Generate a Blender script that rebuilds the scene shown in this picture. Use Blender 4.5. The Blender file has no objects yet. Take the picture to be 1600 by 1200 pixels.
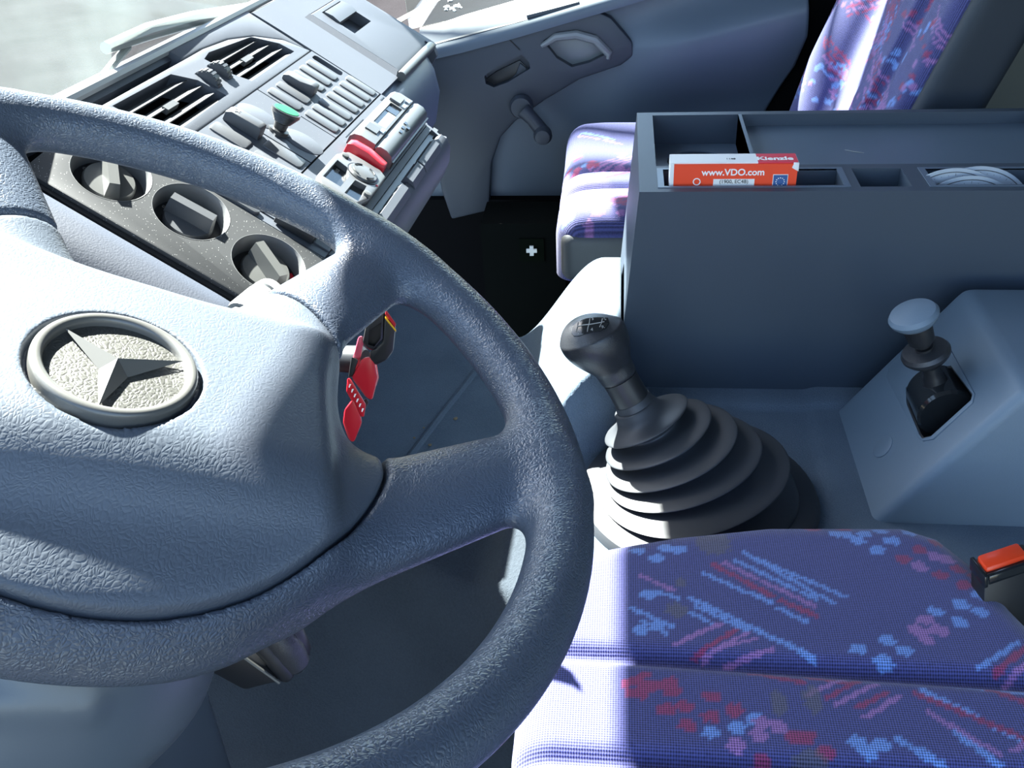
import bpy, bmesh, math, random
import numpy as np
from mathutils import Vector, Matrix

# ---------------------------------------------------------------- camera, sky, sun, exposure
SC = bpy.context.scene
ROOT = SC.collection
CAM_POS = Vector((0.0, 0.0, 1.25))            # +X rearwards, +Y to the passenger side, +Z up (metres)
PITCH, YAW, ROLL = math.radians(32.8212), math.radians(7.0475), math.radians(-2.9085)
FOCAL_PX = 1550.0
_f = Vector((-math.sin(YAW) * math.cos(PITCH), math.cos(YAW) * math.cos(PITCH), -math.sin(PITCH)))
_r = Vector((math.cos(YAW), math.sin(YAW), 0.0))
_u = _r.cross(_f)
_c, _s = math.cos(ROLL), math.sin(ROLL)
RIGHT, UP, FWD = _r * _c + _u * _s, _u * _c - _r * _s, _f
cam_data = bpy.data.cameras.new('camera')
cam_data.sensor_width = 36.0
cam_data.lens = 36.0 * FOCAL_PX / 1600.0
cam_data.clip_start = 0.02
cam = bpy.data.objects.new('camera', cam_data)
ROOT.objects.link(cam)
cam.matrix_world = Matrix.Translation(CAM_POS) @ Matrix((RIGHT, UP, -FWD)).transposed().to_4x4()
SC.camera = cam

SUN_DIR = Vector((-0.47, 0.45, 0.76)).normalized()        # towards the sun
sun_data = bpy.data.lights.new('sun', 'SUN')
sun_data.energy = 82.0
sun_data.angle = math.radians(0.9)
sun_data.color = (1.0, 0.97, 0.92)
sun = bpy.data.objects.new('sun', sun_data)
ROOT.objects.link(sun)
sun.rotation_euler = SUN_DIR.to_track_quat('Z', 'Y').to_euler()
world = bpy.data.worlds.new('sky')
SC.world = world
world.use_nodes = True
_wn, _wl = world.node_tree.nodes, world.node_tree.links
_bg = _wn['Background']
_sky = _wn.new('ShaderNodeTexSky')
_sky.sky_type = 'NISHITA'
_sky.sun_disc = False
_sky.sun_elevation = math.asin(SUN_DIR.z)
_sky.sun_rotation = math.atan2(SUN_DIR.x, SUN_DIR.y)
_wl.new(_sky.outputs[0], _bg.inputs['Color'])
_bg.inputs['Strength'].default_value = 0.95
SC.view_settings.view_transform = 'Standard'
SC.view_settings.look = 'None'
SC.view_settings.exposure = 0.0
SC.view_settings.gamma = 1.0
SC.view_settings.use_curve_mapping = False

# ---------------------------------------------------------------- helpers
def at(px, py, axis, v):
    """A pixel read off the photograph, put on the real plane axis = v."""
    d = FWD + RIGHT * ((px - 800) / FOCAL_PX) - UP * ((py - 600) / FOCAL_PX)
    i = 'xyz'.index(axis)
    return CAM_POS + d * ((v - CAM_POS[i]) / d[i])

def on_plane(px, py, p0, n):
    d = FWD + RIGHT * ((px - 800) / FOCAL_PX) - UP * ((py - 600) / FOCAL_PX)
    return CAM_POS + d * ((Vector(p0) - CAM_POS).dot(n) / d.dot(n))

WORLD = {}
def wmat(o):
    return WORLD.get(o.name, Matrix.Identity(4))

def tag(o, label=None, cat=None, group=None, kind=None):
    if label: o['label'] = label
    if cat: o['category'] = cat
    if group: o['group'] = group
    if kind: o['kind'] = kind
    return o

def thing(name, label, cat, loc=(0, 0, 0), rot=None, group=None, kind=None):
    o = bpy.data.objects.new(name, None)
    o.empty_display_size = 0.05
    ROOT.objects.link(o)
    M = Matrix.Translation(Vector(loc)) @ (rot.to_4x4() if rot is not None else Matrix.Identity(4))
    o.matrix_world = M
    WORLD[o.name] = M
    return tag(o, label, cat, group, kind)

def link_mesh(name, me, mat, parent=None, local=False, sharp=35):
    """Link a mesh whose vertices are in world space (or in the parent's space when local)."""
    o = bpy.data.objects.new(name, me)
    ROOT.objects.link(o)
    if mat is not None and not me.materials:
        me.materials.append(mat)
    for p in me.polygons: p.use_smooth = True
    if sharp: me.set_sharp_from_angle(angle=math.radians(sharp))
    if parent is not None:
        if not local: me.transform(wmat(parent).inverted())
        o.parent = parent
        WORLD[o.name] = wmat(parent)
    elif not local:
        # top-level single mesh: origin to the base centre of its own box
        co = np.empty(len(me.vertices) * 3); me.vertices.foreach_get('co', co); co = co.reshape(-1, 3)
        b = Vector(((co[:, 0].min() + co[:, 0].max()) / 2, (co[:, 1].min() + co[:, 1].max()) / 2, co[:, 2].min()))
        me.transform(Matrix.Translation(-b)); o.location = b
        WORLD[o.name] = Matrix.Translation(b)
    return o

def obj(name, bm, mat, parent=None, local=False, sharp=35):
    me = bpy.data.meshes.new(name)
    bmesh.ops.recalc_face_normals(bm, faces=bm.faces)
    bm.to_mesh(me); bm.free()
    return link_mesh(name, me, mat, parent, local, sharp)

def bevel_all(bm, w, seg=2, ang=25, edges=None):
    if w <= 0: return bm
    if edges is None:
        edges = [e for e in bm.edges if len(e.link_faces) == 2 and e.calc_face_angle(0) > math.radians(ang)]
    bmesh.ops.bevel(bm, geom=edges, offset=w, segments=seg, profile=0.5, affect='EDGES', clamp_overlap=True)
    return bm

def add_hexa(bm, c8):
    """c8: four bottom corners in order, then the four top corners above them."""
    v = [bm.verts.new(Vector(c)) for c in c8]
    for f in ((3, 2, 1, 0), (4, 5, 6, 7), (0, 1, 5, 4), (1, 2, 6, 5), (2, 3, 7, 6), (3, 0, 4, 7)):
        bm.faces.new([v[i] for i in f])
    return bm

def box(lo, hi, bev=0.0, seg=2, bm=None):
    b = bmesh.new()
    (x0, y0, z0), (x1, y1, z1) = lo, hi
    add_hexa(b, [(x0, y0, z0), (x1, y0, z0), (x1, y1, z0), (x0, y1, z0), (x0, y0, z1), (x1, y0, z1), (x1, y1, z1), (x0, y1, z1)])
    bevel_all(b, bev, seg)
    if bm is None: return b
    return join(bm, b)

def join(bm, b):
    me = bpy.data.meshes.new('tmp'); b.to_mesh(me); b.free()
    bm.from_mesh(me); bpy.data.meshes.remove(me)
    return bm

def prism(pts, vec, bev=0.0, seg=2, bm=None):
    """A planar outline pushed along vec."""
    b = bmesh.new()
    pts = [Vector(p) for p in pts]; vec = Vector(vec); n = len(pts)
    lo = [b.verts.new(p) for p in pts]; hi = [b.verts.new(p + vec) for p in pts]
    b.faces.new(lo[::-1]); b.faces.new(hi)
    for i in range(n): b.faces.new((lo[i], lo[(i + 1) % n], hi[(i + 1) % n], hi[i]))
    bmesh.ops.recalc_face_normals(b, faces=b.faces)
    if bev > 0: bevel_all(b, bev, seg)
    if bm is None: return b
    return join(bm, b)

def basis(axis):
    a = Vector(axis).normalized()
    u = a.cross(Vector((0, 0, 1))) if abs(a.z) < 0.95 else a.cross(Vector((1, 0, 0)))
    u.normalize()
    return u, a.cross(u).normalized(), a

def lathe(origin, axis, prof, n=40, bm=None, ubasis=None):
    """prof: (radius, height along axis); a radius of 0 closes the end."""
    b = bm if bm is not None else bmesh.new()
    o = Vector(origin); u, v, a = basis(axis) if ubasis is None else ubasis
    rings = []
    for r, h in prof:
        if r <= 1e-6: rings.append([b.verts.new(o + a * h)])
        else: rings.append([b.verts.new(o + a * h + (u * math.cos(2 * math.pi * i / n) + v * math.sin(2 * math.pi * i / n)) * r) for i in range(n)])
    for A, B in zip(rings, rings[1:]):
        for i in range(n):
            j = (i + 1) % n
            if len(A) == 1 and len(B) == 1: continue
            if len(A) == 1: b.faces.new((A[0], B[i], B[j]))
            elif len(B) == 1: b.faces.new((A[i], A[j], B[0]))
            else: b.faces.new((A[i], A[j], B[j], B[i]))
    return b

def loft(rings, close_ends=True, bm=None, cyclic=True):
    b = bm if bm is not None else bmesh.new()
    R_ = [[b.verts.new(Vector(p)) for p in r] for r in rings]
    n = len(R_[0])
    for A, B in zip(R_, R_[1:]):
        for i in range(n if cyclic else n - 1):
            j = (i + 1) % n
            b.faces.new((A[i], A[j], B[j], B[i]))
    if close_ends and cyclic:
        b.faces.new(R_[0][::-1]); b.faces.new(R_[-1])
    return b

def tube(path, r, n=12, bm=None):
    path = [Vector(p) for p in path]
    rings = []; u = None
    for i, p in enumerate(path):
        t = (path[min(i + 1, len(path) - 1)] - path[max(i - 1, 0)]).normalized()
        if u is None: u, v, _ = basis(t)
        else:
            u = (u - t * u.dot(t)).normalized()
        v = t.cross(u)
        rr = r[i] if isinstance(r, (list, tuple)) else r
        rings.append([p + (u * math.cos(2 * math.pi * k / n) + v * math.sin(2 * math.pi * k / n)) * rr for k in range(n)])
    return loft(rings, True, bm)

def boolean(bm, cutters, op='DIFFERENCE'):
    """Cut bmeshes out of a bmesh, evaluated once and baked."""
    me = bpy.data.meshes.new('tmp'); bmesh.ops.recalc_face_normals(bm, faces=bm.faces); bm.to_mesh(me); bm.free()
    a = bpy.data.objects.new('tmp', me); ROOT.objects.link(a)
    temps = []
    for cb in cutters:
        bmesh.ops.recalc_face_normals(cb, faces=cb.faces)
        m2 = bpy.data.meshes.new('tmp'); cb.to_mesh(m2); cb.free()
        o2 = bpy.data.objects.new('tmp', m2); ROOT.objects.link(o2); temps.append((o2, m2))
        md = a.modifiers.new('cut', 'BOOLEAN'); md.operation = op; md.solver = 'EXACT'; md.object = o2
    dg = bpy.context.evaluated_depsgraph_get(); dg.update()
    ev = a.evaluated_get(dg); m3 = ev.to_mesh()
    out = bmesh.new(); out.from_mesh(m3); ev.to_mesh_clear()
    bpy.data.objects.remove(a); bpy.data.meshes.remove(me)
    for o2, m2 in temps: bpy.data.objects.remove(o2); bpy.data.meshes.remove(m2)
    return out

# --- smooth bodies: a signed distance field sampled on a grid and meshed with surface nets
def smin(a, b, k):
    h = np.clip(0.5 + 0.5 * (b - a) / k, 0, 1)
    return b * (1 - h) + a * h - k * h * (1 - h)
def smax(a, b, k): return -smin(-a, -b, k)
def sd_box(X, Y, Z, c, h, r):
    q = [np.abs(A - cc) - (hh - r) for A, cc, hh in zip((X, Y, Z), c, h)]
    return np.sqrt(sum(np.maximum(t, 0) ** 2 for t in q)) + np.minimum(np.maximum(np.maximum(q[0], q[1]), q[2]), 0) - r
def sd_capsule(X, Y, Z, a, b, ra, rb=None):
    rb = ra if rb is None else rb
    a = np.array(a, float); b = np.array(b, float); d = b - a
    t = np.clip(((X - a[0]) * d[0] + (Y - a[1]) * d[1] + (Z - a[2]) * d[2]) / (d @ d), 0, 1)
    return np.sqrt((X - a[0] - t * d[0]) ** 2 + (Y - a[1] - t * d[1]) ** 2 + (Z - a[2] - t * d[2]) ** 2) - (ra + (rb - ra) * t)
def grid(lo, hi, h):
    ax = [np.arange(l, u + h, h, dtype=np.float32) for l, u in zip(lo, hi)]
    return np.meshgrid(*ax, indexing='ij')
def nets(f, lo, h):
    s = f < 0
    c = [s[i:s.shape[0] - 1 + i, j:s.shape[1] - 1 + j, k:s.shape[2] - 1 + k] for i in (0, 1) for j in (0, 1) for k in (0, 1)]
    anyc = np.zeros_like(c[0]); allc = np.ones_like(c[0])
    for x in c: anyc |= x; allc &= x
    act = anyc & ~allc
    ids = np.argwhere(act)
    index = np.full(act.shape, -1, np.int64); index[act] = np.arange(len(ids))
    offs = [np.array((i, j, k)) for i in (0, 1) for j in (0, 1) for k in (0, 1)]
    pos = np.zeros((len(ids), 3)); cnt = np.zeros(len(ids))
    for a in offs:
        for ax in range(3):
            if a[ax]: continue
            b = a.copy(); b[ax] = 1
            ia, ib = ids + a, ids + b
            fa, fb = f[ia[:, 0], ia[:, 1], ia[:, 2]], f[ib[:, 0], ib[:, 1], ib[:, 2]]
            m = (fa < 0) != (fb < 0)
            t = np.where(m, fa / np.where(m, fa - fb, 1), 0)
            p = ids + a + t[:, None] * (b - a)
            pos[m] += p[m]; cnt[m] += 1
    verts = pos / cnt[:, None] * h + np.array(lo)
    quads = []
    for ax in range(3):
        o1, o2 = [(1, 2), (2, 0), (0, 1)][ax]
        sl = [slice(None)] * 3; sr = [slice(None)] * 3
        sl[ax] = slice(0, -1); sr[ax] = slice(1, None)
        e = np.argwhere(s[tuple(sl)] != s[tuple(sr)])
        e = e[(e[:, o1] > 0) & (e[:, o2] > 0) & (e[:, o1] < s.shape[o1] - 1) & (e[:, o2] < s.shape[o2] - 1)]
        d1 = np.zeros(3, int); d1[o1] = 1; d2 = np.zeros(3, int); d2[o2] = 1
        q = np.stack([index[tuple((e - x).T)] for x in (d1 + d2, d2, 0 * d1, d1)], 1)
        flip = ~s[tuple(e.T)]
        q[flip] = q[flip][:, ::-1]
        quads.append(q)
    return verts, np.concatenate(quads)
def np_mesh(name, v, q):
    me = bpy.data.meshes.new(name)
    me.vertices.add(len(v)); me.vertices.foreach_set('co', np.ascontiguousarray(v, np.float32).ravel())
    k = q.shape[1]
    me.loops.add(q.size); me.loops.foreach_set('vertex_index', np.ascontiguousarray(q, np.int32).ravel())
    me.polygons.add(len(q)); me.polygons.foreach_set('loop_start', np.arange(0, q.size, k, dtype=np.int32))
    me.update(calc_edges=True); me.validate()
    return me
def sdf_obj(name, fn, lo, hi, h, mat, parent=None, local=False, sharp=0, colour=None):
    X, Y, Z = grid(lo, hi, h)
    v, q = nets(fn(X, Y, Z).astype(np.float64), lo, h)
    me = np_mesh(name, v, q)
    if colour is not None:
        col = np.ones((len(v), 4), np.float32); col[:, :3] = colour(v)
        at_ = me.color_attributes.new('pattern', 'FLOAT_COLOR', 'POINT')
        at_.data.foreach_set('color', col.ravel())
    return link_mesh(name, me, mat, parent, local, sharp)

# ---------------------------------------------------------------- materials
def lin(r, g, b):
    f = lambda c: c / 12.92 if c <= 0.04045 else ((c + 0.055) / 1.055) ** 2.4
    return (f(r / 255), f(g / 255), f(b / 255), 1.0)

def new_mat(name):
    m = bpy.data.materials.new(name); m.use_nodes = True
    return m, m.node_tree.nodes, m.node_tree.links, m.node_tree.nodes['Principled BSDF']

def plastic(name, col, rough=0.5, grain=900, depth=0.12, var=0.10, spec=0.5, speck=0.0, dist=0.0006):
    """Grained moulded plastic: fine noise relief, slight tone variation, optional dust specks."""
    m, N, L, P = new_mat(name)
    tc = N.new('ShaderNodeTexCoord')
    n1 = N.new('ShaderNodeTexNoise'); n1.inputs['Scale'].default_value = grain; n1.inputs['Detail'].default_value = 3
    n2 = N.new('ShaderNodeTexNoise'); n2.inputs['Scale'].default_value = 9; n2.inputs['Detail'].default_value = 5
    L.new(tc.outputs['Object'], n1.inputs['Vector']); L.new(tc.outputs['Object'], n2.inputs['Vector'])
    mp = N.new('ShaderNodeMapRange'); mp.inputs['To Min'].default_value = 1 - var; mp.inputs['To Max'].default_value = 1 + var
    L.new(n2.outputs['Fac'], mp.inputs['Value'])
    mx = N.new('ShaderNodeMix'); mx.data_type = 'RGBA'; mx.blend_type = 'MULTIPLY'; mx.inputs['Factor'].default_value = 1
    mx.inputs['A'].default_value = (*col[:3], 1)
    L.new(mp.outputs['Result'], mx.inputs['B'])
    out = mx.outputs['Result']
    if speck:
        vo = N.new('ShaderNodeTexVoronoi'); vo.inputs['Scale'].default_value = 420
        L.new(tc.outputs['Object'], vo.inputs['Vector'])
        lt = N.new('ShaderNodeMath'); lt.operation = 'LESS_THAN'; lt.inputs[1].default_value = speck
        L.new(vo.outputs['Distance'], lt.inputs[0])
        mx2 = N.new('ShaderNodeMix'); mx2.data_type = 'RGBA'; mx2.inputs['B'].default_value = (0.5, 0.5, 0.48, 1)
        L.new(lt.outputs[0], mx2.inputs['Factor']); L.new(out, mx2.inputs['A']); out = mx2.outputs['Result']
    L.new(out, P.inputs['Base Color'])
    P.inputs['Roughness'].default_value = rough
    P.inputs['Specular IOR Level'].default_value = spec
    if depth > 0:
        bp = N.new('ShaderNodeBump'); bp.inputs['Strength'].default_value = depth; bp.inputs['Distance'].default_value = dist
        L.new(n1.outputs['Fac'], bp.inputs['Height']); L.new(bp.outputs['Normal'], P.inputs['Normal'])
    return m

def leather(name, col, rough=0.42, scale=330, depth=0.5, stretch=(1, 1, 1)):
    """Leather-grained foam: irregular creased cells."""
    m, N, L, P = new_mat(name)
    tc = N.new('ShaderNodeTexCoord')
    mpn = N.new('ShaderNodeMapping'); mpn.inputs['Scale'].default_value = stretch
    L.new(tc.outputs['Object'], mpn.inputs['Vector'])
    nz = N.new('ShaderNodeTexNoise'); nz.inputs['Scale'].default_value = 90; nz.inputs['Detail'].default_value = 3
    L.new(mpn.outputs['Vector'], nz.inputs['Vector'])
    ad = N.new('ShaderNodeVectorMath'); ad.operation = 'MULTIPLY_ADD'
    ad.inputs[1].default_value = (0.010, 0.010, 0.010)
    L.new(nz.outputs['Color'], ad.inputs[0]); L.new(mpn.outputs['Vector'], ad.inputs[2])
    vo = N.new('ShaderNodeTexVoronoi'); vo.feature = 'DISTANCE_TO_EDGE'; vo.inputs['Scale'].default_value = scale
    L.new(ad.outputs['Vector'], vo.inputs['Vector'])
    cr = N.new('ShaderNodeMapRange'); cr.inputs['From Max'].default_value = 0.30
    L.new(vo.outputs['Distance'], cr.inputs['Value'])
    n2 = N.new('ShaderNodeTexNoise'); n2.inputs['Scale'].default_value = 1400; n2.inputs['Detail'].default_value = 2
    L.new(tc.outputs['Object'], n2.inputs['Vector'])
    sm = N.new('ShaderNodeMath'); sm.operation = 'MULTIPLY_ADD'; sm.inputs[1].default_value = 0.25
    L.new(n2.outputs['Fac'], sm.inputs[0]); L.new(cr.outputs['Result'], sm.inputs[2])
    bp = N.new('ShaderNodeBump'); bp.inputs['Strength'].default_value = depth; bp.inputs['Distance'].default_value = 0.0007
    L.new(sm.outputs[0], bp.inputs['Height']); L.new(bp.outputs['Normal'], P.inputs['Normal'])
    P.inputs['Base Color'].default_value = (*col[:3], 1)
    P.inputs['Roughness'].default_value = rough
    P.inputs['Specular IOR Level'].default_value = 0.5
    return m

def carpet(name, col, col2, scale=700):
    m, N, L, P = new_mat(name)
    tc = N.new('ShaderNodeTexCoord')
    n1 = N.new('ShaderNodeTexNoise'); n1.inputs['Scale'].default_value = scale; n1.inputs['Detail'].default_value = 4; n1.inputs['Roughness'].default_value = 0.7
    L.new(tc.outputs['Object'], n1.inputs['Vector'])
    n2 = N.new('ShaderNodeTexNoise'); n2.inputs['Scale'].default_value = 14; n2.inputs['Detail'].default_value = 4
    L.new(tc.outputs['Object'], n2.inputs['Vector'])
    rp = N.new('ShaderNodeValToRGB'); rp.color_ramp.elements[0].position = 0.32; rp.color_ramp.elements[1].position = 0.68
    rp.color_ramp.elements[0].color = (*col[:3], 1); rp.color_ramp.elements[1].color = (*col2[:3], 1)
    av = N.new('ShaderNodeMath'); av.operation = 'MULTIPLY_ADD'; av.inputs[1].default_value = 0.6
    sc = N.new('ShaderNodeMath'); sc.operation = 'MULTIPLY'; sc.inputs[1].default_value = 0.4
    L.new(n2.outputs['Fac'], sc.inputs[0]); L.new(n1.outputs['Fac'], av.inputs[0]); L.new(sc.outputs[0], av.inputs[2])
    L.new(av.outputs[0], rp.inputs['Fac']); L.new(rp.outputs['Color'], P.inputs['Base Color'])
    bp = N.new('ShaderNodeBump'); bp.inputs['Strength'].default_value = 0.8; bp.inputs['Distance'].default_value = 0.0018
    L.new(n1.outputs['Fac'], bp.inputs['Height']); L.new(bp.outputs['Normal'], P.inputs['Normal'])
    P.inputs['Roughness'].default_value = 0.95; P.inputs['Specular IOR Level'].default_value = 0.15
    return m

def fabric(name, ax=(0, 1), pitch=0.0036):
    """Woven upholstery: the printed pattern of the cloth times a fine thread grid."""
    m, N, L, P = new_mat(name)
    tc = N.new('ShaderNodeTexCoord'); sp = N.new('ShaderNodeSeparateXYZ')
    L.new(tc.outputs['Object'], sp.inputs[0])
    k = 2 * math.pi / pitch
    def wave(o, ph):
        a = N.new('ShaderNodeMath'); a.operation = 'MULTIPLY_ADD'; a.inputs[1].default_value = k; a.inputs[2].default_value = ph
        L.new(o, a.inputs[0])
        s = N.new('ShaderNodeMath'); s.operation = 'SINE'; L.new(a.outputs[0], s.inputs[0]); return s.outputs[0]
    o1, o2 = sp.outputs[ax[0]], sp.outputs[ax[1]]
    ad = N.new('ShaderNodeMath'); ad.operation = 'ADD'; L.new(o1, ad.inputs[0]); L.new(o2, ad.inputs[1])
    sb = N.new('ShaderNodeMath'); sb.operation = 'SUBTRACT'; L.new(o1, sb.inputs[0]); L.new(o2, sb.inputs[1])
    w = N.new('ShaderNodeMath'); w.operation = 'MULTIPLY'; L.new(wave(ad.outputs[0], 0), w.inputs[0]); L.new(wave(sb.outputs[0], 1), w.inputs[1])
    nz = N.new('ShaderNodeTexNoise'); nz.inputs['Scale'].default_value = 500; L.new(tc.outputs['Object'], nz.inputs['Vector'])
    w2 = N.new('ShaderNodeMath'); w2.operation = 'MULTIPLY_ADD'; w2.inputs[1].default_value = 0.9
    L.new(nz.outputs['Fac'], w2.inputs[0]); L.new(w.outputs[0], w2.inputs[2])
    mr = N.new('ShaderNodeMapRange'); mr.inputs['From Min'].default_value = -0.5; mr.inputs['From Max'].default_value = 1.5
    mr.inputs['To Min'].default_value = 0.30; mr.inputs['To Max'].default_value = 2.3
    L.new(w2.outputs[0], mr.inputs['Value'])
    at_ = N.new('ShaderNodeAttribute'); at_.attribute_name = 'pattern'
    mx = N.new('ShaderNodeMix'); mx.data_type = 'RGBA'; mx.blend_type = 'MULTIPLY'; mx.inputs['Factor'].default_value = 1
    L.new(at_.outputs['Color'], mx.inputs['A']); L.new(mr.outputs['Result'], mx.inputs['B'])
    L.new(mx.outputs['Result'], P.inputs['Base Color'])
    bp = N.new('ShaderNodeBump'); bp.inputs['Strength'].default_value = 0.35; bp.inputs['Distance'].default_value = 0.0006
    L.new(w2.outputs[0], bp.inputs['Height']); L.new(bp.outputs['Normal'], P.inputs['Normal'])
    P.inputs['Roughness'].default_value = 0.9; P.inputs['Specular IOR Level'].default_value = 0.2
    P.inputs['Sheen Weight'].default_value = 0.25
    return m

def glass(name, dust=0.1, tint=(0.93, 0.98, 0.96), dust_col=(0.8, 0.85, 0.83)):
    """Thin dusty pane: mostly clear, a mirror coat, and a patchy film of dust that scatters the sun."""
    m, N, L, P = new_mat(name)
    N.remove(P); out = N['Material Output']
    tr = N.new('ShaderNodeBsdfTransparent'); tr.inputs[0].default_value = (*tint, 1)
    gl = N.new('ShaderNodeBsdfGlossy'); gl.inputs['Roughness'].default_value = 0.02
    lw = N.new('ShaderNodeLayerWeight'); lw.inputs[0].default_value = 0.5
    pw_ = N.new('ShaderNodeMath'); pw_.operation = 'POWER'; pw_.inputs[1].default_value = 5; L.new(lw.outputs['Facing'], pw_.inputs[0])
    fr = N.new('ShaderNodeMath'); fr.operation = 'MULTIPLY_ADD'; fr.inputs[1].default_value = 0.94; fr.inputs[2].default_value = 0.06; L.new(pw_.outputs[0], fr.inputs[0])
    m1 = N.new('ShaderNodeMixShader'); L.new(fr.outputs[0], m1.inputs[0]); L.new(tr.outputs[0], m1.inputs[1]); L.new(gl.outputs[0], m1.inputs[2])
    if dust > 0:
        tl = N.new('ShaderNodeBsdfTranslucent'); tl.inputs[0].default_value = (*dust_col, 1)
        tc = N.new('ShaderNodeTexCoord')
        n1 = N.new('ShaderNodeTexNoise'); n1.inputs['Scale'].default_value = 9; n1.inputs['Detail'].default_value = 6
        n2 = N.new('ShaderNodeTexNoise'); n2.inputs['Scale'].default_value = 260; n2.inputs['Detail'].default_value = 2
        L.new(tc.outputs['Object'], n1.inputs[0]); L.new(tc.outputs['Object'], n2.inputs[0])
        mr = N.new('ShaderNodeMapRange'); mr.inputs['From Min'].default_value = 0.3; mr.inputs['From Max'].default_value = 0.7
        mr.inputs['To Min'].default_value = dust * 0.55; mr.inputs['To Max'].default_value = dust * 1.35
        L.new(n1.outputs['Fac'], mr.inputs['Value'])
        m2 = N.new('ShaderNodeMixShader'); L.new(mr.outputs[0], m2.inputs[0]); L.new(m1.outputs[0], m2.inputs[1]); L.new(tl.outputs[0], m2.inputs[2])
        L.new(m2.outputs[0], out.inputs['Surface'])
    else: L.new(m1.outputs[0], out.inputs['Surface'])
    return m

def simple(name, col, rough=0.5, metal=0.0, spec=0.5):
    return plastic(name, col, rough, 600, 0.03, 0.04, spec) if metal == 0 else metal_mat(name, col, rough)
def metal_mat(name, col, rough):
    m, N, L, P = new_mat(name)
    P.inputs['Base Color'].default_value = (*col[:3], 1); P.inputs['Metallic'].default_value = 1; 
    nz = N.new('ShaderNodeTexNoise'); nz.inputs['Scale'].default_value = 300
    mr = N.new('ShaderNodeMapRange'); mr.inputs['To Min'].default_value = rough * 0.8; mr.inputs['To Max'].default_value = rough * 1.2
    L.new(nz.outputs['Fac'], mr.inputs['Value']); L.new(mr.outputs[0], P.inputs['Roughness'])
    return m

M = {}
M['rim'] = leather('wheel foam', (0.060, 0.075, 0.100), 0.31, 480, 0.34)
M['pad'] = leather('horn pad foam', (0.066, 0.080, 0.100), 0.42, 470, 0.17, (0.7, 1.0, 1.0))
M['emblem_face'] = leather('emblem face', (0.046, 0.046, 0.041), 0.45, 420, 0.35)
M['emblem'] = simple('emblem moulding', (0.085, 0.085, 0.080), 0.32)
M['dash'] = plastic('dashboard plastic', (0.054, 0.061, 0.074), 0.55, 1300, 0.10, 0.10, 0.3, 0.05)
M['dash_dusty'] = plastic('dusty heater panel plastic', (0.026, 0.028, 0.030), 0.6, 1300, 0.10, 0.15, 0.3, 0.10)
M['dash_soft'] = plastic('soft dashboard padding', (0.042, 0.050, 0.068), 0.55, 600, 0.35, 0.06, 0.4)
M['knee'] = plastic('lower dashboard plastic', (0.065, 0.085, 0.120), 0.50, 900, 0.12, 0.06)
M['black'] = simple('black plastic', (0.012, 0.013, 0.015), 0.42)
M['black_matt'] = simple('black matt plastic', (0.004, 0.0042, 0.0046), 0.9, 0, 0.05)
M['slat'] = simple('vent slat plastic', (0.060, 0.063, 0.065), 0.5)
M['well'] = plastic('sunlit well plastic', (0.095, 0.098, 0.100), 0.5, 900, 0.1, 0.06)  # paler than the panel: sunlight painted into the well walls
M['knob'] = simple('rotary knob plastic', (0.065, 0.067, 0.065), 0.40)
M['switch'] = plastic('switch plastic', (0.046, 0.050, 0.056), 0.48, 1100, 0.06, 0.06, 0.5, 0.04)
M['green'] = simple('green lens', (0.010, 0.120, 0.050), 0.7, 0, 0.1)
M['red'] = simple('red plastic', (0.45, 0.010, 0.020), 0.35)
M['orange'] = simple('orange red plastic', (0.72, 0.05, 0.012), 0.30)
M['orange_card'] = simple('orange red card', (0.80, 0.055, 0.010), 0.55)
M['white_card'] = simple('white card', (0.75, 0.73, 0.70), 0.6)
M['white_print'] = simple('white print', (0.85, 0.80, 0.76), 0.6)
M['black_print'] = simple('black print', (0.03, 0.03, 0.03), 0.6)
M['blue_print'] = simple('blue print', (0.03, 0.09, 0.25), 0.6)
M['crimson_print'] = simple('crimson print', (0.62, 0.02, 0.05), 0.6)
M['yellow'] = simple('yellow plastic', (0.75, 0.42, 0.02), 0.4)
M['silver'] = simple('silver painted plastic', (0.075, 0.078, 0.082), 0.35)
M['light_grey'] = simple('light grey plastic', (0.22, 0.22, 0.21), 0.4)
M['radio'] = simple('radio faceplate plastic', (0.060, 0.063, 0.064), 0.38)
M['console'] = plastic('console plastic', (0.034, 0.049, 0.070), 0.52, 1000, 0.12, 0.08)
M['console_in'] = plastic('console tray plastic', (0.085, 0.115, 0.155), 0.40, 1100, 0.05, 0.10)
M['brake'] = plastic('brake console plastic', (0.108, 0.150, 0.195), 0.50, 800, 0.20, 0.06)
M['rubber'] = simple('gaiter rubber', (0.030, 0.034, 0.040), 0.48, 0, 0.45)
M['knob_black'] = leather('gear knob plastic', (0.020, 0.022, 0.026), 0.30, 900, 0.18)
M['gloss_black'] = simple('glossy black plastic', (0.012, 0.014, 0.016), 0.12)
M['carpet'] = carpet('engine cover carpet', (0.080, 0.110, 0.145), (0.130, 0.170, 0.215))
M['carpet_light'] = carpet('tunnel cover vinyl', (0.060, 0.082, 0.108), (0.075, 0.098, 0.125), 260)
M['shaded_carpet'] = carpet('shaded tunnel carpet', (0.026, 0.033, 0.042), (0.040, 0.050, 0.062), 420)  # darker copy of the carpet, shade painted into its colour
M['floor'] = carpet('floor mat', (0.030, 0.034, 0.036), (0.052, 0.056, 0.056), 900)
M['rubber_floor'] = simple('black rubber mat', (0.004, 0.0042, 0.0046), 0.9, 0, 0.05)
M['fabric'] = fabric('woven seat cloth', (0, 1))
M['fabric_back'] = fabric('woven backrest cloth', (1, 2), 0.003)
M['vinyl'] = plastic('grey seat vinyl', (0.050, 0.056, 0.062), 0.5, 700, 0.15)
M['seat_dark'] = plastic('dark seat side vinyl', (0.020, 0.027, 0.038), 0.6, 700, 0.2, 0.05, 0.3)
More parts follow.
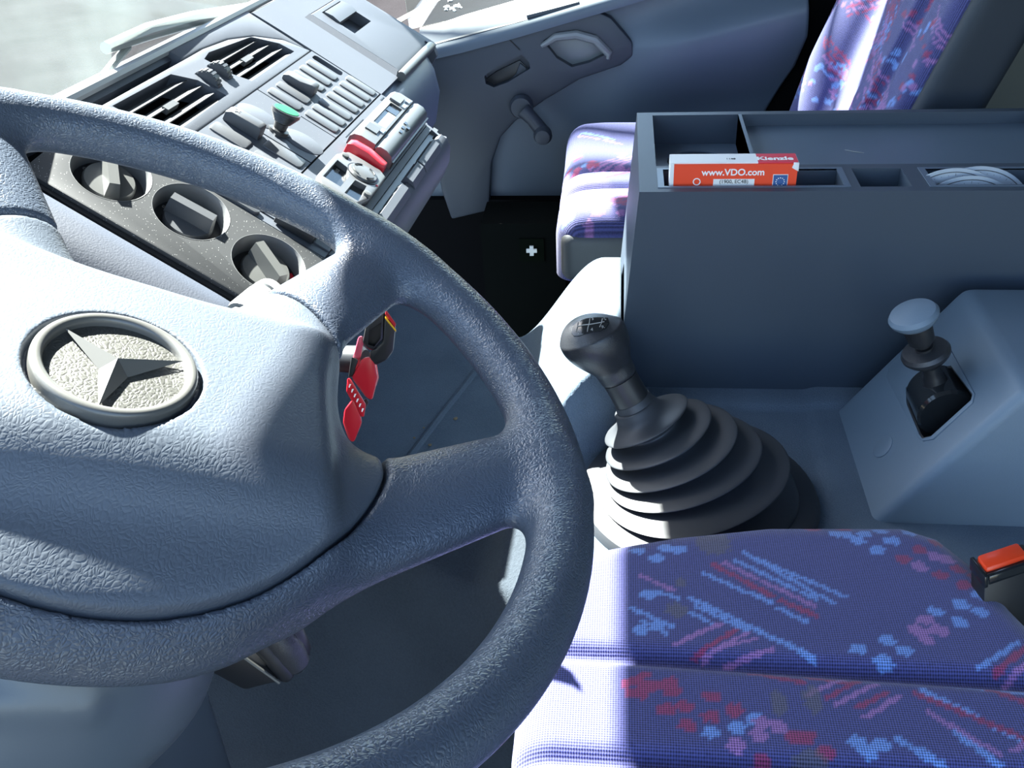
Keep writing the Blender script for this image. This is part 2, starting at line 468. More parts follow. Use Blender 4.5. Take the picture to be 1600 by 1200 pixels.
M['door'] = plastic('door panel plastic', (0.072, 0.096, 0.125), 0.50, 900, 0.10, 0.06)
M['door_dark'] = plastic('door upper trim plastic', (0.028, 0.036, 0.048), 0.52, 900, 0.12, 0.06)
M['roof'] = simple('headliner', (0.30, 0.31, 0.31), 0.9)
M['rear'] = simple('rear trim', (0.12, 0.13, 0.115), 0.8)
M['pillar'] = plastic('pillar trim plastic', (0.05, 0.056, 0.066), 0.55)
M['paper'] = simple('paper disc', (0.36, 0.40, 0.45), 0.7)
M['glass'] = glass('dusty windscreen glass', 0.04, dust_col=(0.60, 0.76, 0.72))
M['side_glass'] = glass('side window glass', 0.003)
M['shroud'] = plastic('column shroud plastic', (0.070, 0.088, 0.105), 0.38, 900, 0.06, 0.05)

# ================================================================ THE SETTING
ground = obj('ground', box((-14, -6, -1.12), (14, 22, -1.02)), None); tag(ground, kind='structure')
gm, N, L, P = new_mat('asphalt')
tc = N.new('ShaderNodeTexCoord'); n1 = N.new('ShaderNodeTexNoise'); n1.inputs['Scale'].default_value = 60; n1.inputs['Detail'].default_value = 6
n2 = N.new('ShaderNodeTexNoise'); n2.inputs['Scale'].default_value = 1.3; n2.inputs['Detail'].default_value = 4
L.new(tc.outputs['Object'], n1.inputs[0]); L.new(tc.outputs['Object'], n2.inputs[0])
av = N.new('ShaderNodeMath'); av.operation = 'ADD'; L.new(n1.outputs['Fac'], av.inputs[0]); L.new(n2.outputs['Fac'], av.inputs[1])
rp = N.new('ShaderNodeValToRGB'); rp.color_ramp.elements[0].position = 0.7 / 2; rp.color_ramp.elements[1].position = 1.3 / 2
rp.color_ramp.elements[0].color = (0.012, 0.0115, 0.012, 1); rp.color_ramp.elements[1].color = (0.022, 0.021, 0.022, 1)
hf = N.new('ShaderNodeMath'); hf.operation = 'MULTIPLY'; hf.inputs[1].default_value = 0.5
L.new(av.outputs[0], hf.inputs[0]); L.new(hf.outputs[0], rp.inputs['Fac']); L.new(rp.outputs[0], P.inputs['Base Color'])
P.inputs['Roughness'].default_value = 0.95; P.inputs['Specular IOR Level'].default_value = 0.0
ground.data.materials.append(gm)
a0, a1 = at(659, 13, 'z', -1.02), at(690, -4, 'z', -1.02)
dv = (a1 - a0).normalized(); sv = Vector((-dv.y, dv.x, 0)) * 0.05
b0, b1 = a0 - dv * 1.5, a1 + dv * 4
line = obj('road_marking', prism([b0 - sv, b1 - sv, b1 + sv, b0 + sv], (0, 0, 0.004)), simple('yellowish road paint', (0.045, 0.042, 0.028), 0.7))
tag(line, 'pale painted line on the asphalt outside the passenger window', 'road marking')
scraps = [((706, 14), .034), ((698, 11), .037), ((713, 10), .034), ((719, 12), .024), ((703, 2), .027), ((697, 16), .021), ((717, 8), .021), ((710, 17), .018)]
rng = random.Random(3)
for k, (q, s) in enumerate(scraps):
    p = at(*q, 'z', -1.015)
    out = []
    for i in range(7):
        a = i * 2 * math.pi / 7; rr = s * rng.uniform(0.7, 1.1)
        out.append(p + Vector((math.cos(a) * rr, math.sin(a) * rr, rng.uniform(0, .012))))
    b = bmesh.new(); ce = b.verts.new(p + Vector((0, 0, .02))); ring = [b.verts.new(q_) for q_ in out]; low = [b.verts.new(q_ - Vector((0, 0, .006))) for q_ in out]
    for i in range(7):
        j = (i + 1) % 7
        b.faces.new((ce, ring[i], ring[j])); b.faces.new((ring[i], low[i], low[j], ring[j]))
    b.faces.new(low[::-1])
    o = obj('paper_scrap', b, M['white_print'])
    tag(o, 'crumpled white paper scrap lying on the asphalt outside the passenger window', 'litter', 'white paper scraps on the asphalt')

floor = obj('floor', box((-0.95, -0.25, 0.06), (1.5, 1.88, 0.10)), M['rubber_floor']); tag(floor, kind='structure')
DOOR_Y = 1.80
HEAD_X, HEAD_Z, ROOF_Z = -0.482, 1.515, 1.76
roof = obj('ceiling', prism([(HEAD_X, -0.22, HEAD_Z), (-0.20, -0.22, ROOF_Z - .03), (0.0, -0.22, ROOF_Z), (1.6, -0.22, ROOF_Z), (1.6, -0.22, ROOF_Z + .05), (-0.05, -0.22, ROOF_Z + .05), (HEAD_X - .02, -0.22, HEAD_Z + .06)], (0, DOOR_Y + 0.18, 0), 0.006), M['roof']); tag(roof, kind='structure')
rear = obj('wall_rear', box((1.25, -0.25, 0.10), (1.30, DOOR_Y + 0.1, ROOF_Z)), M['rear']); tag(rear, kind='structure')
# unseen visor panel, added to cut the sun on the driver seat
vis = obj('sun_blocker', prism([(-0.478, .84, HEAD_Z + .01), (-0.478, 1.48, HEAD_Z + .01), (-0.479, 1.48, 1.500), (-0.483, 1.44, 1.478), (-0.483, .88, 1.478), (-0.479, .84, 1.500)], (0.014, 0, 0), .005), M['roof'])
tag(vis, 'pale unseen panel added to block sun from the driver seat', 'light blocker')
# passenger side body behind the door, the pillar and its trim
side = bmesh.new()
box((0.62, DOOR_Y - 0.02, 0.10), (1.25, DOOR_Y + 0.10, ROOF_Z), 0.01, bm=side)
box((0.62, DOOR_Y - .04, 0.3), (1.25, DOOR_Y + .02, 0.66), 0.012, bm=side)
sp = obj('wall_passenger_side', side, M['rear']); tag(sp, kind='structure')
pil = obj('trim_1', box((0.20, DOOR_Y + .005, 0.45), (0.62, DOOR_Y + .07, 1.44), 0.008), M['black_matt']); tag(pil, kind='structure')
# the driver's side stands open: only its rear pillar
dp = obj('trim_2', box((0.62, -0.25, 0.1), (0.74, -0.17, ROOF_Z), 0.015), M['pillar']); tag(dp, kind='structure')

# ================================================================ DASHBOARD FRAME (its faces are straight across the cab)
DA = math.radians(33)
DP0 = CAM_POS + (FWD + RIGHT * ((300 - 800) / FOCAL_PX) - UP * ((330 - 600) / FOCAL_PX)) * 0.85
EL = Vector((0.055, 1.0, -0.035)).normalized()
ED = Vector((math.cos(DA), 0, -math.sin(DA))); ED = (ED - EL * ED.dot(EL)).normalized()
EN = ED.cross(EL)
DROT = Matrix((EL, -ED, EN)).transposed()
def DW(d, l, z=0.0):                     # dash millimetre-style coordinates (metres) to world
    return DP0 + ED * d + EL * l + EN * z

# windscreen
w0, w1 = DW(-0.150, -0.75, -0.004), DW(-0.150, 1.02, -0.004)
t0, t1 = Vector((HEAD_X - .008, -0.20, HEAD_Z + .01)), Vector((HEAD_X - .008, 1.78, HEAD_Z + .01))
ws = obj('window_1', loft([[w0, w1], [t0, t1]], False, None, False), M['glass'], sharp=0); tag(ws, kind='structure')
# frame strips of the windscreen: lower seal, header, pillars
seal = obj('trim_3', tube([w0, w0.lerp(w1, .5), w1], 0.006, 8), simple('windscreen lower seal', (0.30, 0.31, 0.31), 0.4)); tag(seal, kind='structure')
ap = obj('trim_4', loft([[w1 + Vector(o) for o in ((-.16, .02, -.05), (-.135, .02, -.05), (-.135, .06, -.05), (-.16, .06, -.05))], [t1 + Vector(o) for o in ((-.15, .02, 0), (-.125, .02, 0), (-.125, .06, 0), (-.15, .06, 0))]]), M['pillar']); tag(ap, kind='structure')

# wiper on the outer face of the glass
def on_glass(px, py, off=-0.012):
    n = (w1 - w0).cross(t0 - w0).normalized()
    if n.x > 0: n = -n
    return on_plane(px, py, w0 + n * (-off), n)
wip = thing('windscreen_wiper', 'light grey wiper arm lying along the foot of the windscreen outside', 'wiper', on_glass(165, 74))
obj('blade', tube([on_glass(165, 75), on_glass(230, 50), on_glass(300, 31), on_glass(410, 12), on_glass(520, -8)], [.006, .009, .009, .009, .008], 8), M['light_grey'], wip)
obj('arm', tube([on_glass(160, 121), on_glass(180, 96), on_glass(200, 73)], .004, 8), M['light_grey'], wip)

# ================================================================ ENGINE COVER (carpeted hump, with the tray of the gear lever)
def sst(a, b, x):
    t = np.clip((x - a) / (b - a), 0, 1); return t * t * (3 - 2 * t)
def cover_z(X, Y):
    top = 0.585 + (0.705 - 0.585) * sst(-0.135, -0.015, X)                 # rises towards the console
    top = top + 0.035 * (1 - sst(-0.40, -0.20, X))
    yl = 0.74 - 0.10 * sst(-0.30, -0.05, X)
    rise = sst(yl - 0.14, yl + 0.015, Y)
    far = 0.075 * (1 - sst(-0.26, -0.12, X))
    fall = 1 - sst(1.13 + far, 1.325 + far, Y)
    z = 0.12 + (top - 0.12) * rise * (0.12 + 0.88 * fall)
    # the lower tray of the gear lever
    step = 0.838 + 0.55 * (X + 0.046)                                       # carpeted step, slanting back
    near = 1 - sst(step + 0.000, step + 0.016, Y)
    near = np.where(X > 0.03, 1 - sst(0.945, 0.975, Y), near)
    tray = 0.606
    zt = np.where(Y > yl - 0.02, np.minimum(z, tray + 0 * z), z)
    zz = np.where(X > -0.10, z * (1 - near) + zt * near, z)
    back = np.where(X > 0.02, 0.616, 0)                                     # shelf under the console
    zz = np.where((X > 0.008), np.where(Y > 0.6, np.minimum(zz, 0.606 + 0.006 * sst(.93, .965, Y)), zz), zz)
    # rounded rib to the right of the tray
    rib = 0.004 * sst(0.205, 0.222, X - 0.06 * (Y - 0.85)) * (Y > 0.64)
    return zz + rib
xs = np.arange(-0.75, 0.40, 0.005); ys = np.arange(0.50, 1.405, 0.005)
GX, GY = np.meshgrid(xs, ys, indexing='ij'); GZ = cover_z(GX, GY)
n0, n1_ = GX.shape
vv = np.stack([GX.ravel(), GY.ravel(), GZ.ravel()], 1)
ii = np.arange(n0 * n1_).reshape(n0, n1_)
qq = np.stack([ii[:-1, :-1].ravel(), ii[1:, :-1].ravel(), ii[1:, 1:].ravel(), ii[:-1, 1:].ravel()], 1)
cover = thing('engine_cover', 'grey carpeted engine cover hump between the two seats', 'engine cover', (-0.1, 0.95, 0.10))
cen = vv[qq].mean(1)
low = cen[:, 1] < 0.79 - 0.10 * sst(-0.13, -0.04, cen[:, 0])  # side faces that take the carpet with shade in its colour
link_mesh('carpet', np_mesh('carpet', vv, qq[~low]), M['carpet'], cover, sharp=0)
lin_ = link_mesh('shaded_side', np_mesh('shaded_side', vv, qq[low]), M['shaded_carpet'], cover, sharp=0); lin_['label'] = 'side of the hump with shade painted into its carpet colour'
# seam ridge on the hump and the rear shelf under the console
ridge = [at(x_, y_, 'z', .592) for x_, y_ in ((620, 735), (645, 700), (690, 640), (730, 590), (770, 540), (790, 510))]
obj('seam_ridge', tube([Vector((p.x, p.y, float(cover_z(np.array(p.x), np.array(p.y))) - .0015)) for p in ridge], 0.0045, 8), M['carpet'], cover)
obj('shelf', box((0.395, 0.66, 0.10), (1.2, 1.30, 0.604), 0.01), M['carpet'], cover)

# floor mat on the driver's side (dark, deeply moulded)
xs2 = np.arange(-0.80, 0.22, 0.02); ys2 = np.arange(0.06, 0.62, 0.02)
FX, FY = np.meshgrid(xs2, ys2, indexing='ij')
FZ = 0.115 + 0.30 * sst(-0.45, -0.80, FX) + 0.012 * np.sin(FX * 17) * sst(0.3, 0.5, FY)
k0, k1 = FX.shape; jj = np.arange(k0 * k1).reshape(k0, k1)
fm = np_mesh('floor_mat', np.stack([FX.ravel(), FY.ravel(), FZ.ravel()], 1), np.stack([jj[:-1, :-1].ravel(), jj[1:, :-1].ravel(), jj[1:, 1:].ravel(), jj[:-1, 1:].ravel()], 1))
fmo = link_mesh('floor_mat', fm, M['floor'], sharp=0)
md = fmo.modifiers.new('thickness', 'SOLIDIFY'); md.thickness = 0.008
tag(fmo, 'dark grey textured mat in the footwell under the steering wheel', 'floor mat')

# ================================================================ PASSENGER DOOR
def D3(px, py, off=0.0): return at(px, py, 'y', DOOR_Y - off)
door = thing('door_1', None, None, (0, DOOR_Y, 0.45), kind='structure')
def door_off(X, Z):
    r0, r1 = at(985, 80, 'y', DOOR_Y), at(1245, 12, 'y', DOOR_Y)
    zr = r0.z + (r1.z - r0.z) * (X - r0.x) / (r1.x - r0.x)
    dz = Z - zr
    prof = np.where(dz > 0, np.exp(-(dz / 0.040) ** 2), 1 - sst(0.0, 0.15, -dz))
    amp = sst(at(900, 100, 'y', DOOR_Y).x, at(1090, 50, 'y', DOOR_Y).x, X)
    return 0.046 * amp * prof
sill_in = [(650, 82), (690, 72), (720, 65), (800, 43), (905, 12), (1000, -16), (1120, -52), (1266, -94)]
sill_out = [(640, 44), (690, 34), (745, 23), (840, 0), (945, -26), (1050, -52), (1170, -82), (1306, -116)]
gx, gz = np.meshgrid(np.linspace(-0.42, 0.40, 150), np.linspace(0.48, 1.06, 110), indexing='ij')
gy = DOOR_Y - door_off(gx, gz)
edge = [D3(*q) for q in [(1266, -94), (1262, 0), (1243, 70), (1195, 165), (1120, 260), (1000, 320)]]
ex = np.interp(gz, [p.z for p in edge][::-1], [p.x for p in edge][::-1])
sx_ = [D3(*q, .03) for q in sill_in]
ez = np.interp(gx, [p.x for p in sx_], [p.z for p in sx_])
lowp = [D3(*q) for q in [(640, 352), (705, 345), (1000, 320), (1200, 300)]]
lz = np.interp(gx, [p.x for p in lowp], [p.z for p in lowp])
gx2 = -0.42 + (ex + 0.42) * (gx + 0.42) / 0.82
ez = np.interp(gx2, [p.x for p in sx_], [p.z for p in sx_]); lz = np.interp(gx2, [p.x for p in lowp], [p.z for p in lowp])
gz2 = lz + (ez - lz) * (gz - 0.48) / 0.58
gy2 = DOOR_Y - door_off(gx2, gz2)
gn0, gn1 = gx.shape
gi = np.arange(gn0 * gn1).reshape(gn0, gn1)
dq = np.stack([gi[:-1, :-1].ravel(), gi[:-1, 1:].ravel(), gi[1:, 1:].ravel(), gi[1:, :-1].ravel()], 1)
dpn = link_mesh('door_panel', np_mesh('door_panel', np.stack([gx2.ravel(), gy2.ravel(), gz2.ravel()], 1), dq), M['door'], door, sharp=0)
sol = dpn.modifiers.new('thickness', 'SOLIDIFY'); sol.thickness = 0.03; sol.offset = 1
# window ledge: catches the sun
led = []
for qi, qo in zip(sill_in, sill_out):
    pi_ = D3(*qi, .032); po = D3(*qo, -.025)
    po = Vector((pi_.x, po.y, po.z))
    led.append([pi_ + Vector((0, .002, -.020)), pi_ + Vector((0, -.001, -.008)), pi_ + Vector((0, .004, 0)), po, po + Vector((0, .03, -.06))])
obj('window_ledge', loft(led), M['door'], door, sharp=50)
obj('ledge_slot', tube([D3(824, 27, .016), D3(860, 18, .016), D3(905, 6, .016)], 0.006, 8), M['door_dark'], door)
up = [(665, 72), (700, 62), (800, 36), (880, 14), (925, 14), (955, 28), (988, 66), (990, 88), (970, 103), (905, 125), (850, 158), (805, 190), (782, 215), (768, 255), (764, 330), (705, 344), (690, 300), (672, 200)]
recess = [(846, 72), (868, 58), (900, 54), (930, 62), (952, 84), (950, 92), (920, 107), (892, 114), (868, 100)]
pull = [(753, 128), (775, 112), (812, 94), (824, 106), (826, 116), (790, 138), (768, 146), (755, 140)]
cut = []
for poly in (recess, pull):
    cut.append(prism([D3(*q, 0.06) for q in poly], (0, 0.056, 0)))
obj('upper_trim', boolean(prism([D3(*q, 0.024) for q in up], (0, 0.024, 0), 0.006, 2), cut), M['door_dark'], door)
obj('panel_seam', tube([D3(787, 50, .0245), D3(798, 64, .0245), D3(812, 78, .0245)], 0.0013, 6), M['black'], door)
# inner release: light cup with a rim and a lever
cup = prism([D3(*q, 0.006) for q in recess], (0, 0.004, 0), 0.001)
rh = obj('release_cup', cup, plastic('release cup plastic', (0.13, 0.145, 0.155), 0.35), door)
rim_pts = [D3(*q, 0.026) for q in [(846, 72), (868, 58), (900, 54), (930, 62), (952, 84), (950, 92)]]
obj('release_lever', tube(rim_pts, [.004, .007, .008, .008, .007, .004], 10), plastic('release lever plastic', (0.15, 0.16, 0.165), 0.35), door)
obj('pull_cup', prism([D3(*q, 0.008) for q in pull], (0, 0.004, 0), 0.001), M['black'], door)
obj('pull_lip', prism([D3(*q, 0.012) for q in [(775, 141), (796, 128), (806, 116), (812, 98), (822, 106), (825, 115), (800, 134)]], (0, 0.008, 0), 0.002), M['door_dark'], door)
obj('bottom_ledge', tube([D3(800, 340, .02), D3(900, 325, .02), D3(1000, 312, .02)], 0.012, 10), M['door_dark'], door)
# window crank
crank_o = D3(815, 166, 0.03)
ck = lathe(crank_o, (0, -1, 0), [(0, -.006), (.021, -.006), (.022, .004), (.018, .012), (0, .014)], 24)
obj('crank_hub', ck, M['door_dark'], door)
obj('crank_arm', tube([D3(818, 172, .045), D3(832, 186, .05), D3(848, 206, .052)], [.014, .012, .013], 12), M['door_dark'], door)
obj('crank_knob', lathe(D3(849, 208, .05), (0, -1, 0), [(0, -.004), (.015, 0), (.017, .014), (.013, .026), (0, .03)], 20), M['door_dark'], door)
wg = obj('window_2', prism([D3(*q, -.02) for q in [(640, 46), (840, 0), (1050, -52), (1306, -116)]] + [Vector((0.36, DOOR_Y + .02, 1.44)), Vector((HEAD_X + .06, DOOR_Y + .02, 1.485))], (0, 0.004, 0)), M['side_glass'], sharp=0); tag(wg, kind='structure')
tr6 = obj('trim_6', prism([(HEAD_X - .02, DOOR_Y - .05, 1.475), (-0.27, DOOR_Y - .05, 1.42), (-0.08, DOOR_Y - .05, 1.35), (0.45, DOOR_Y - .05, 1.32), (0.45, DOOR_Y - .05, ROOF_Z + .04), (-.20, DOOR_Y - .05, ROOF_Z + .04), (HEAD_X - .02, DOOR_Y - .05, 1.62)], (0, .10, 0), .01), M['roof']); tag(tr6, kind='structure')
# kick panel below the door, with the first aid mark
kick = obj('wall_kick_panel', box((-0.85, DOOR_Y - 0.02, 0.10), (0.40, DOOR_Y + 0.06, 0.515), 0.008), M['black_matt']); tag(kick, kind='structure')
fa = thing('first_aid_box', 'small black green box with a white cross in the passenger footwell', 'first aid box', at(832, 420, 'y', 1.62))
c0 = at(831, 390, 'y', 1.62)
obj('case', box((c0.x - .09, 1.62, c0.z - .30), (c0.x + .06, 1.72, c0.z + .05), 0.012), simple('first aid case plastic', (0.003, 0.004, 0.0035), 0.9, 0, 0.05), fa)
obj('badge', box((c0.x - .022, 1.617, c0.z - .022), (c0.x + .022, 1.621, c0.z + .022), 0.002), simple('green badge', (0.0025, 0.0045, 0.0025), 0.9, 0, 0.05), fa)
cr = bmesh.new(); box((c0.x - .0095, 1.614, c0.z - .0035), (c0.x + .0095, 1.6175, c0.z + .0035), bm=cr); box((c0.x - .0035, 1.6138, c0.z - .0095), (c0.x + .0035, 1.6178, c0.z + .0095), bm=cr)
obj('cross', cr, simple('white cross print', (0.75, 0.78, 0.72), 0.5), fa)

# bits of grit lying on the engine cover
rng = random.Random(9)
for k, (px, py, sz) in enumerate(((712, 655, .0040), (662, 669, .0022), (669, 674, .0022), (672, 696, .0035), (735, 595, .0018), (647, 685, .0025))):
    p = at(px, py, 'z', .590); zc_ = float(cover_z(np.array(p.x), np.array(p.y)))
    p = at(px, py, 'z', zc_); zc_ = float(cover_z(np.array(p.x), np.array(p.y)))
    b = bmesh.new(); bmesh.ops.create_icosphere(b, subdivisions=1, radius=sz * .7)
    for v in b.verts: v.co = Vector((p.x + v.co.x * rng.uniform(.7, 1.4), p.y + v.co.y * rng.uniform(.7, 1.4), zc_ + sz * .25 + v.co.z * .5))
    o = obj('grit_crumb', b, simple('grit crumb', (0.20, 0.15, 0.09), 0.9) if 'grit crumb' not in bpy.data.materials else bpy.data.materials['grit crumb'])
    tag(o, 'tiny brown crumb of grit on the engine cover seen through the steering wheel', 'crumb', 'crumbs on the engine cover')

# ================================================================ DASHBOARD
dash = thing('dashboard', 'grey moulded dashboard with vents, switch bank and rotary heater knobs', 'dashboard', DP0, DROT)
def db(l0, l1, d0, d1, z0, z1, bev=0.0, seg=2, bm=None):
    return box((l0, -d1, z0), (l1, -d0, z1), bev, seg, bm)
def dobj(name, bm, mat, parent=dash, sharp=35): return obj(name, bm, mat, parent, True, sharp)
def dl(pts, l):
    return [(l, -d, z) for d, z in pts]
# carrier behind the plates, closing the front lip
prof = [(-0.20, -0.06), (-0.128, -0.030), (0.10, -0.030), (0.120, -0.016), (0.124, -0.016)]
lip = [(0.1285, -0.010), (0.134, -0.003), (0.142, -0.004), (0.152, -0.012), (0.160, -0.028), (0.163, -0.050), (0.158, -0.085), (0.148, -0.125), (0.120, -0.17), (0.05, -0.20)]
carrier = loft([dl(prof + lip + [(-0.19, -0.16)], l) for l in (0.0495, 0.20, 0.472)])
dobj('carrier', carrier, M['dash'])
# rounded right-hand end of the centre stack
endr = []
for k in range(7):
    a = k / 6 * math.pi / 2
    sft = math.sin(a) * 0.034; shr = (1 - math.cos(a)) * 0.034
    pts = []
    for d, z in [(0.03, -0.002), (0.10, -0.002), (0.120, -0.004), (0.134, -0.006)] + lip[2:]:
        dd, zz = d - 0.10, z + 0.09
        m = max(1e-6, math.hypot(dd, zz)); f_ = max(0.05, (m - shr) / m)
        pts.append((0.10 + dd * f_, -0.09 + zz * f_))
    endr.append(dl(pts, 0.470 + sft))
dobj('stack_end', loft(endr), M['dash'])
# --- upper pad between windscreen and vents
dobj('upper_pad', prism([(l, -d, -.03) for l, d in ((.252, -.150), (.470, -.150), (.470, -.060), (.453, -.0888), (.413, -.1128), (.363, -.1255), (.300, -.1305), (.252, -.1300))], (0, 0, .0285), .002), M['dash'])
dobj('screen_strip', loft([dl([(-0.149, -0.006), (-0.139, -0.008), (-0.138, -0.04), (-0.149, -0.04)], l) for l in (-0.80, 0.25)]), M['dash'])
dobj('demister_gap', db(-0.30, 0.25, -0.140, -0.1285, -0.06, -0.032), M['black_matt'])
for l0 in (0.10, 0.165, 0.20):
    dobj('demister_rib', db(l0, l0 + 0.003, -0.139, -0.129, -0.035, -0.016), M['slat'])
# --- vent plate with two openings
plate = prism([(l, -d, -.03) for l, d in ((.062, -.056), (.062, -.1275), (.255, -.1280), (.300, -.1285), (.360, -.1235), (.410, -.1110), (.450, -.0875), (.4685, -.056))], (0, 0, .03), .002)
v1 = [(0.086, -0.1215), (0.205, -0.1205), (0.226, -0.1000), (0.231, -0.069), (0.092, -0.0665)]
v2 = [(0.279, -0.1170), (0.300, -0.1210), (0.402, -0.1120), (0.432, -0.086), (0.436, -0.067), (0.296, -0.0665), (0.284, -0.085)]
def cutp(poly, z0=-0.05, z1=0.02):
    return prism([(l, -d, z0) for l, d in poly], (0, 0, z1 - z0))
tw = [db(0.234, 0.246, -0.110, -0.078, -0.05, 0.02), db(0.280, 0.2875, -0.1125, -0.122, -0.05, 0.02)]
vp = boolean(plate, [cutp(v1), cutp(v2), db(0.2345, 0.247, -0.108, -0.080, -0.02, 0.02), db(0.266, 0.2785, -0.108, -0.082, -0.02, 0.02)])
vent_plate = dobj('vent_plate', vp, M['dash'])
for b in tw: b.free()
def vent(l0, l1, ds, tab_at):
    sh = loft([[(l0, -ds[0] + .016, -.0285), (l1, -ds[0] + .016, -.0285), (l1, -ds[-1] - .016, -.0285), (l0, -ds[-1] - .016, -.0285)], [(l0, -ds[0] + .016, -.028), (l1, -ds[0] + .016, -.028), (l1, -ds[-1] - .016, -.028), (l0, -ds[-1] - .016, -.028)]])
    dobj('vent_back', sh, M['black_matt'], vent_plate)
    for i, d in enumerate(ds):
        b = prism([(l0, -d + 0.0048, -0.0106), (l0, -d + 0.0048, -0.0096), (l0, -d - 0.0042, -0.0026), (l0, -d - 0.0048, -0.0034)], (l1 - l0, 0, 0))
        dobj('slat', b, M['slat'], vent_plate)
    d = ds[1]
    dobj('slat_tab', db(tab_at, tab_at + 0.024, d + 0.001, d + 0.0075, -0.008, -0.002, 0.0015), M['slat'], vent_plate)
vent(0.092, 0.226, (-0.112, -0.098, -0.084, -0.072), 0.140)
vent(0.288, 0.430, (-0.110, -0.097, -0.084, -0.072), 0.335)
for l0, d0 in ((0.2405, -0.094), (0.2725, -0.095)):
    w = bmesh.new()
    for k in range(18):
        a = 2 * math.pi * k / 18
        rr = 0.0125
        p = Vector((0, math.cos(a) * rr, math.sin(a) * rr - 0.004))
        t = Vector((0, -math.sin(a), math.cos(a))) * 0.0014; nrm = Vector((0, math.cos(a), math.sin(a))) * 0.0016
        add_hexa(w, [p - t + Vector((l0 - .005, -d0, 0)), p + t + Vector((l0 - .005, -d0, 0)), p + t + Vector((l0 + .005, -d0, 0)), p - t + Vector((l0 + .005, -d0, 0)),
                     p - t + nrm + Vector((l0 - .005, -d0, 0)), p + t + nrm + Vector((l0 - .005, -d0, 0)), p + t + nrm + Vector((l0 + .005, -d0, 0)), p - t + nrm + Vector((l0 + .005, -d0, 0))])
    lathe((l0 - .005, -d0, -0.004), (1, 0, 0), [(0, 0), (.0128, 0), (.0128, .010), (0, .010)], 24, w)
    dobj('thumb_wheel', w, M['switch'], vent_plate)
# --- switch bank
def rbox(lc, lw, d0, d1, z0, z1, r=0.0042):
    """Switch cap: a flat bar with rounded corners."""
    r = min(r, lw * 0.45)
    pts = []
    for cx, cy, s in ((lc + lw / 2 - r, -d0 - r, 0), (lc - lw / 2 + r, -d0 - r, .5), (lc - lw / 2 + r, -d1 + r, 1), (lc + lw / 2 - r, -d1 + r, 1.5)):
        for k in range(4):
            a = (s + k / 6) * math.pi
            pts.append((cx + math.cos(a) * r, cy + math.sin(a) * r, z0))
    return prism(pts, (0, 0, z1 - z0), 0.0008, 2)
bank_l = dobj('switch_panel', db(0.062, 0.198, -0.0545, 0.0425, -0.028, 0.0, 0.0015), M['dash'])
bank_m = dobj('switch_panel', db(0.2005, 0.2835, -0.0545, 0.0425, -0.028, 0.0, 0.0015), M['dash'])
slot = rbox(0.456, 0.015, -0.048, -0.007, -0.02, 0.02)
bank_r = dobj('switch_panel', boolean(db(0.2855, 0.468, -0.0545, 0.0425, -0.028, 0.0, 0.0015), [slot]), M['dash'])
dobj('switch_slot', rbox(0.456, 0.0155, -0.0485, -0.0065, -0.024, -0.012), M['black_matt'], bank_r)
for l in (0.431, 0.4055, 0.380, 0.327, 0.3005):
    dobj('switch_blank', rbox(l, 0.0185, -0.047, -0.007, -0.001, 0.0017), M['switch'], bank_r)
for l in (0.456, 0.430, 0.4035, 0.379, 0.351, 0.3265, 0.302):
    dobj('switch_blank', rbox(l, 0.0185, -0.001, 0.039, -0.001, 0.0017), M['switch'], bank_r)
def rocker(name, lc, d0, d1, parent, mat, h0=0.004, h1=0.011, lw=0.017, icon=True):
    pts = [(-d0, 0.0), (-d0, h0 + .002), (-d0 - 0.006, h0 + 0.005), (-(d0 + d1) / 2, h0 + .0055), (-d1 + 0.006, h1 + .002), (-d1 + 0.001, h1 + 0.001), (-d1, 0.0)]
    b = prism([(lc - lw / 2, y, z) for y, z in pts], (lw, 0, 0), 0.0014, 2)
    o = dobj(name, b, mat, parent)
    return o
rocker('rocker_switch', 0.3525, -0.049, -0.009, bank_r, M['switch'])
lr = rocker('rocker_switch', 0.1905 - .004, -0.051, -0.011, bank_l, M['switch'], .008, .012)
ic = bmesh.new()
lathe((0.1865, 0.0435, 0.0135), (0, 0, 1), [(.0018, 0), (.0028, 0), (.0028, .0004), (.0018, .0004)], 12, ic)
for k in range(6):
    a = k * math.pi / 3
    c_ = Vector((0.1865 + math.cos(a) * .004, 0.0435 + math.sin(a) * .004, 0.0135))
    box((c_.x - .0005, c_.y - .0005, c_.z), (c_.x + .0005, c_.y + .0005, c_.z + .0004), bm=ic)
dobj('lamp_symbol', ic, M['white_print'], bank_l)
dobj('switch_blank', rbox(0.157, 0.022, -0.052, -0.012, -0.001, 0.0017), M['switch'], bank_l)
dobj('switch_blank', rbox(0.184, 0.022, -0.004, 0.039, -0.001, 0.0017), M['switch'], bank_l)
dobj('switch_blank', rbox(0.150, 0.022, -0.004, 0.039, -0.001, 0.0017), M['switch'], bank_l)
dobj('switch_blank', rbox(0.100, 0.022, -0.052, -0.012, -0.001, 0.0017), M['switch'], bank_l)
dobj('switch_blank', rbox(0.069, 0.012, -0.010, 0.036, -0.001, 0.0017), M['switch'], bank_l)
for dc, lc in ((-0.030, 0.228), (0.021, 0.232)):
    ov = bmesh.new()
    n_ = 36; rs = []
    for rr, z in ((0.0, 0.0006), (0.97, 0.0006), (1.0, 0.0003), (1.0, -.001)):
        rs.append([(lc + math.cos(2 * math.pi * i / n_) * 0.0185 * max(rr, .001), -dc + math.sin(2 * math.pi * i / n_) * 0.0235 * max(rr, .001), z) for i in range(n_)])
    loft(rs, True, ov)
    dobj('oval_cap', ov, M['dash'], bank_m)
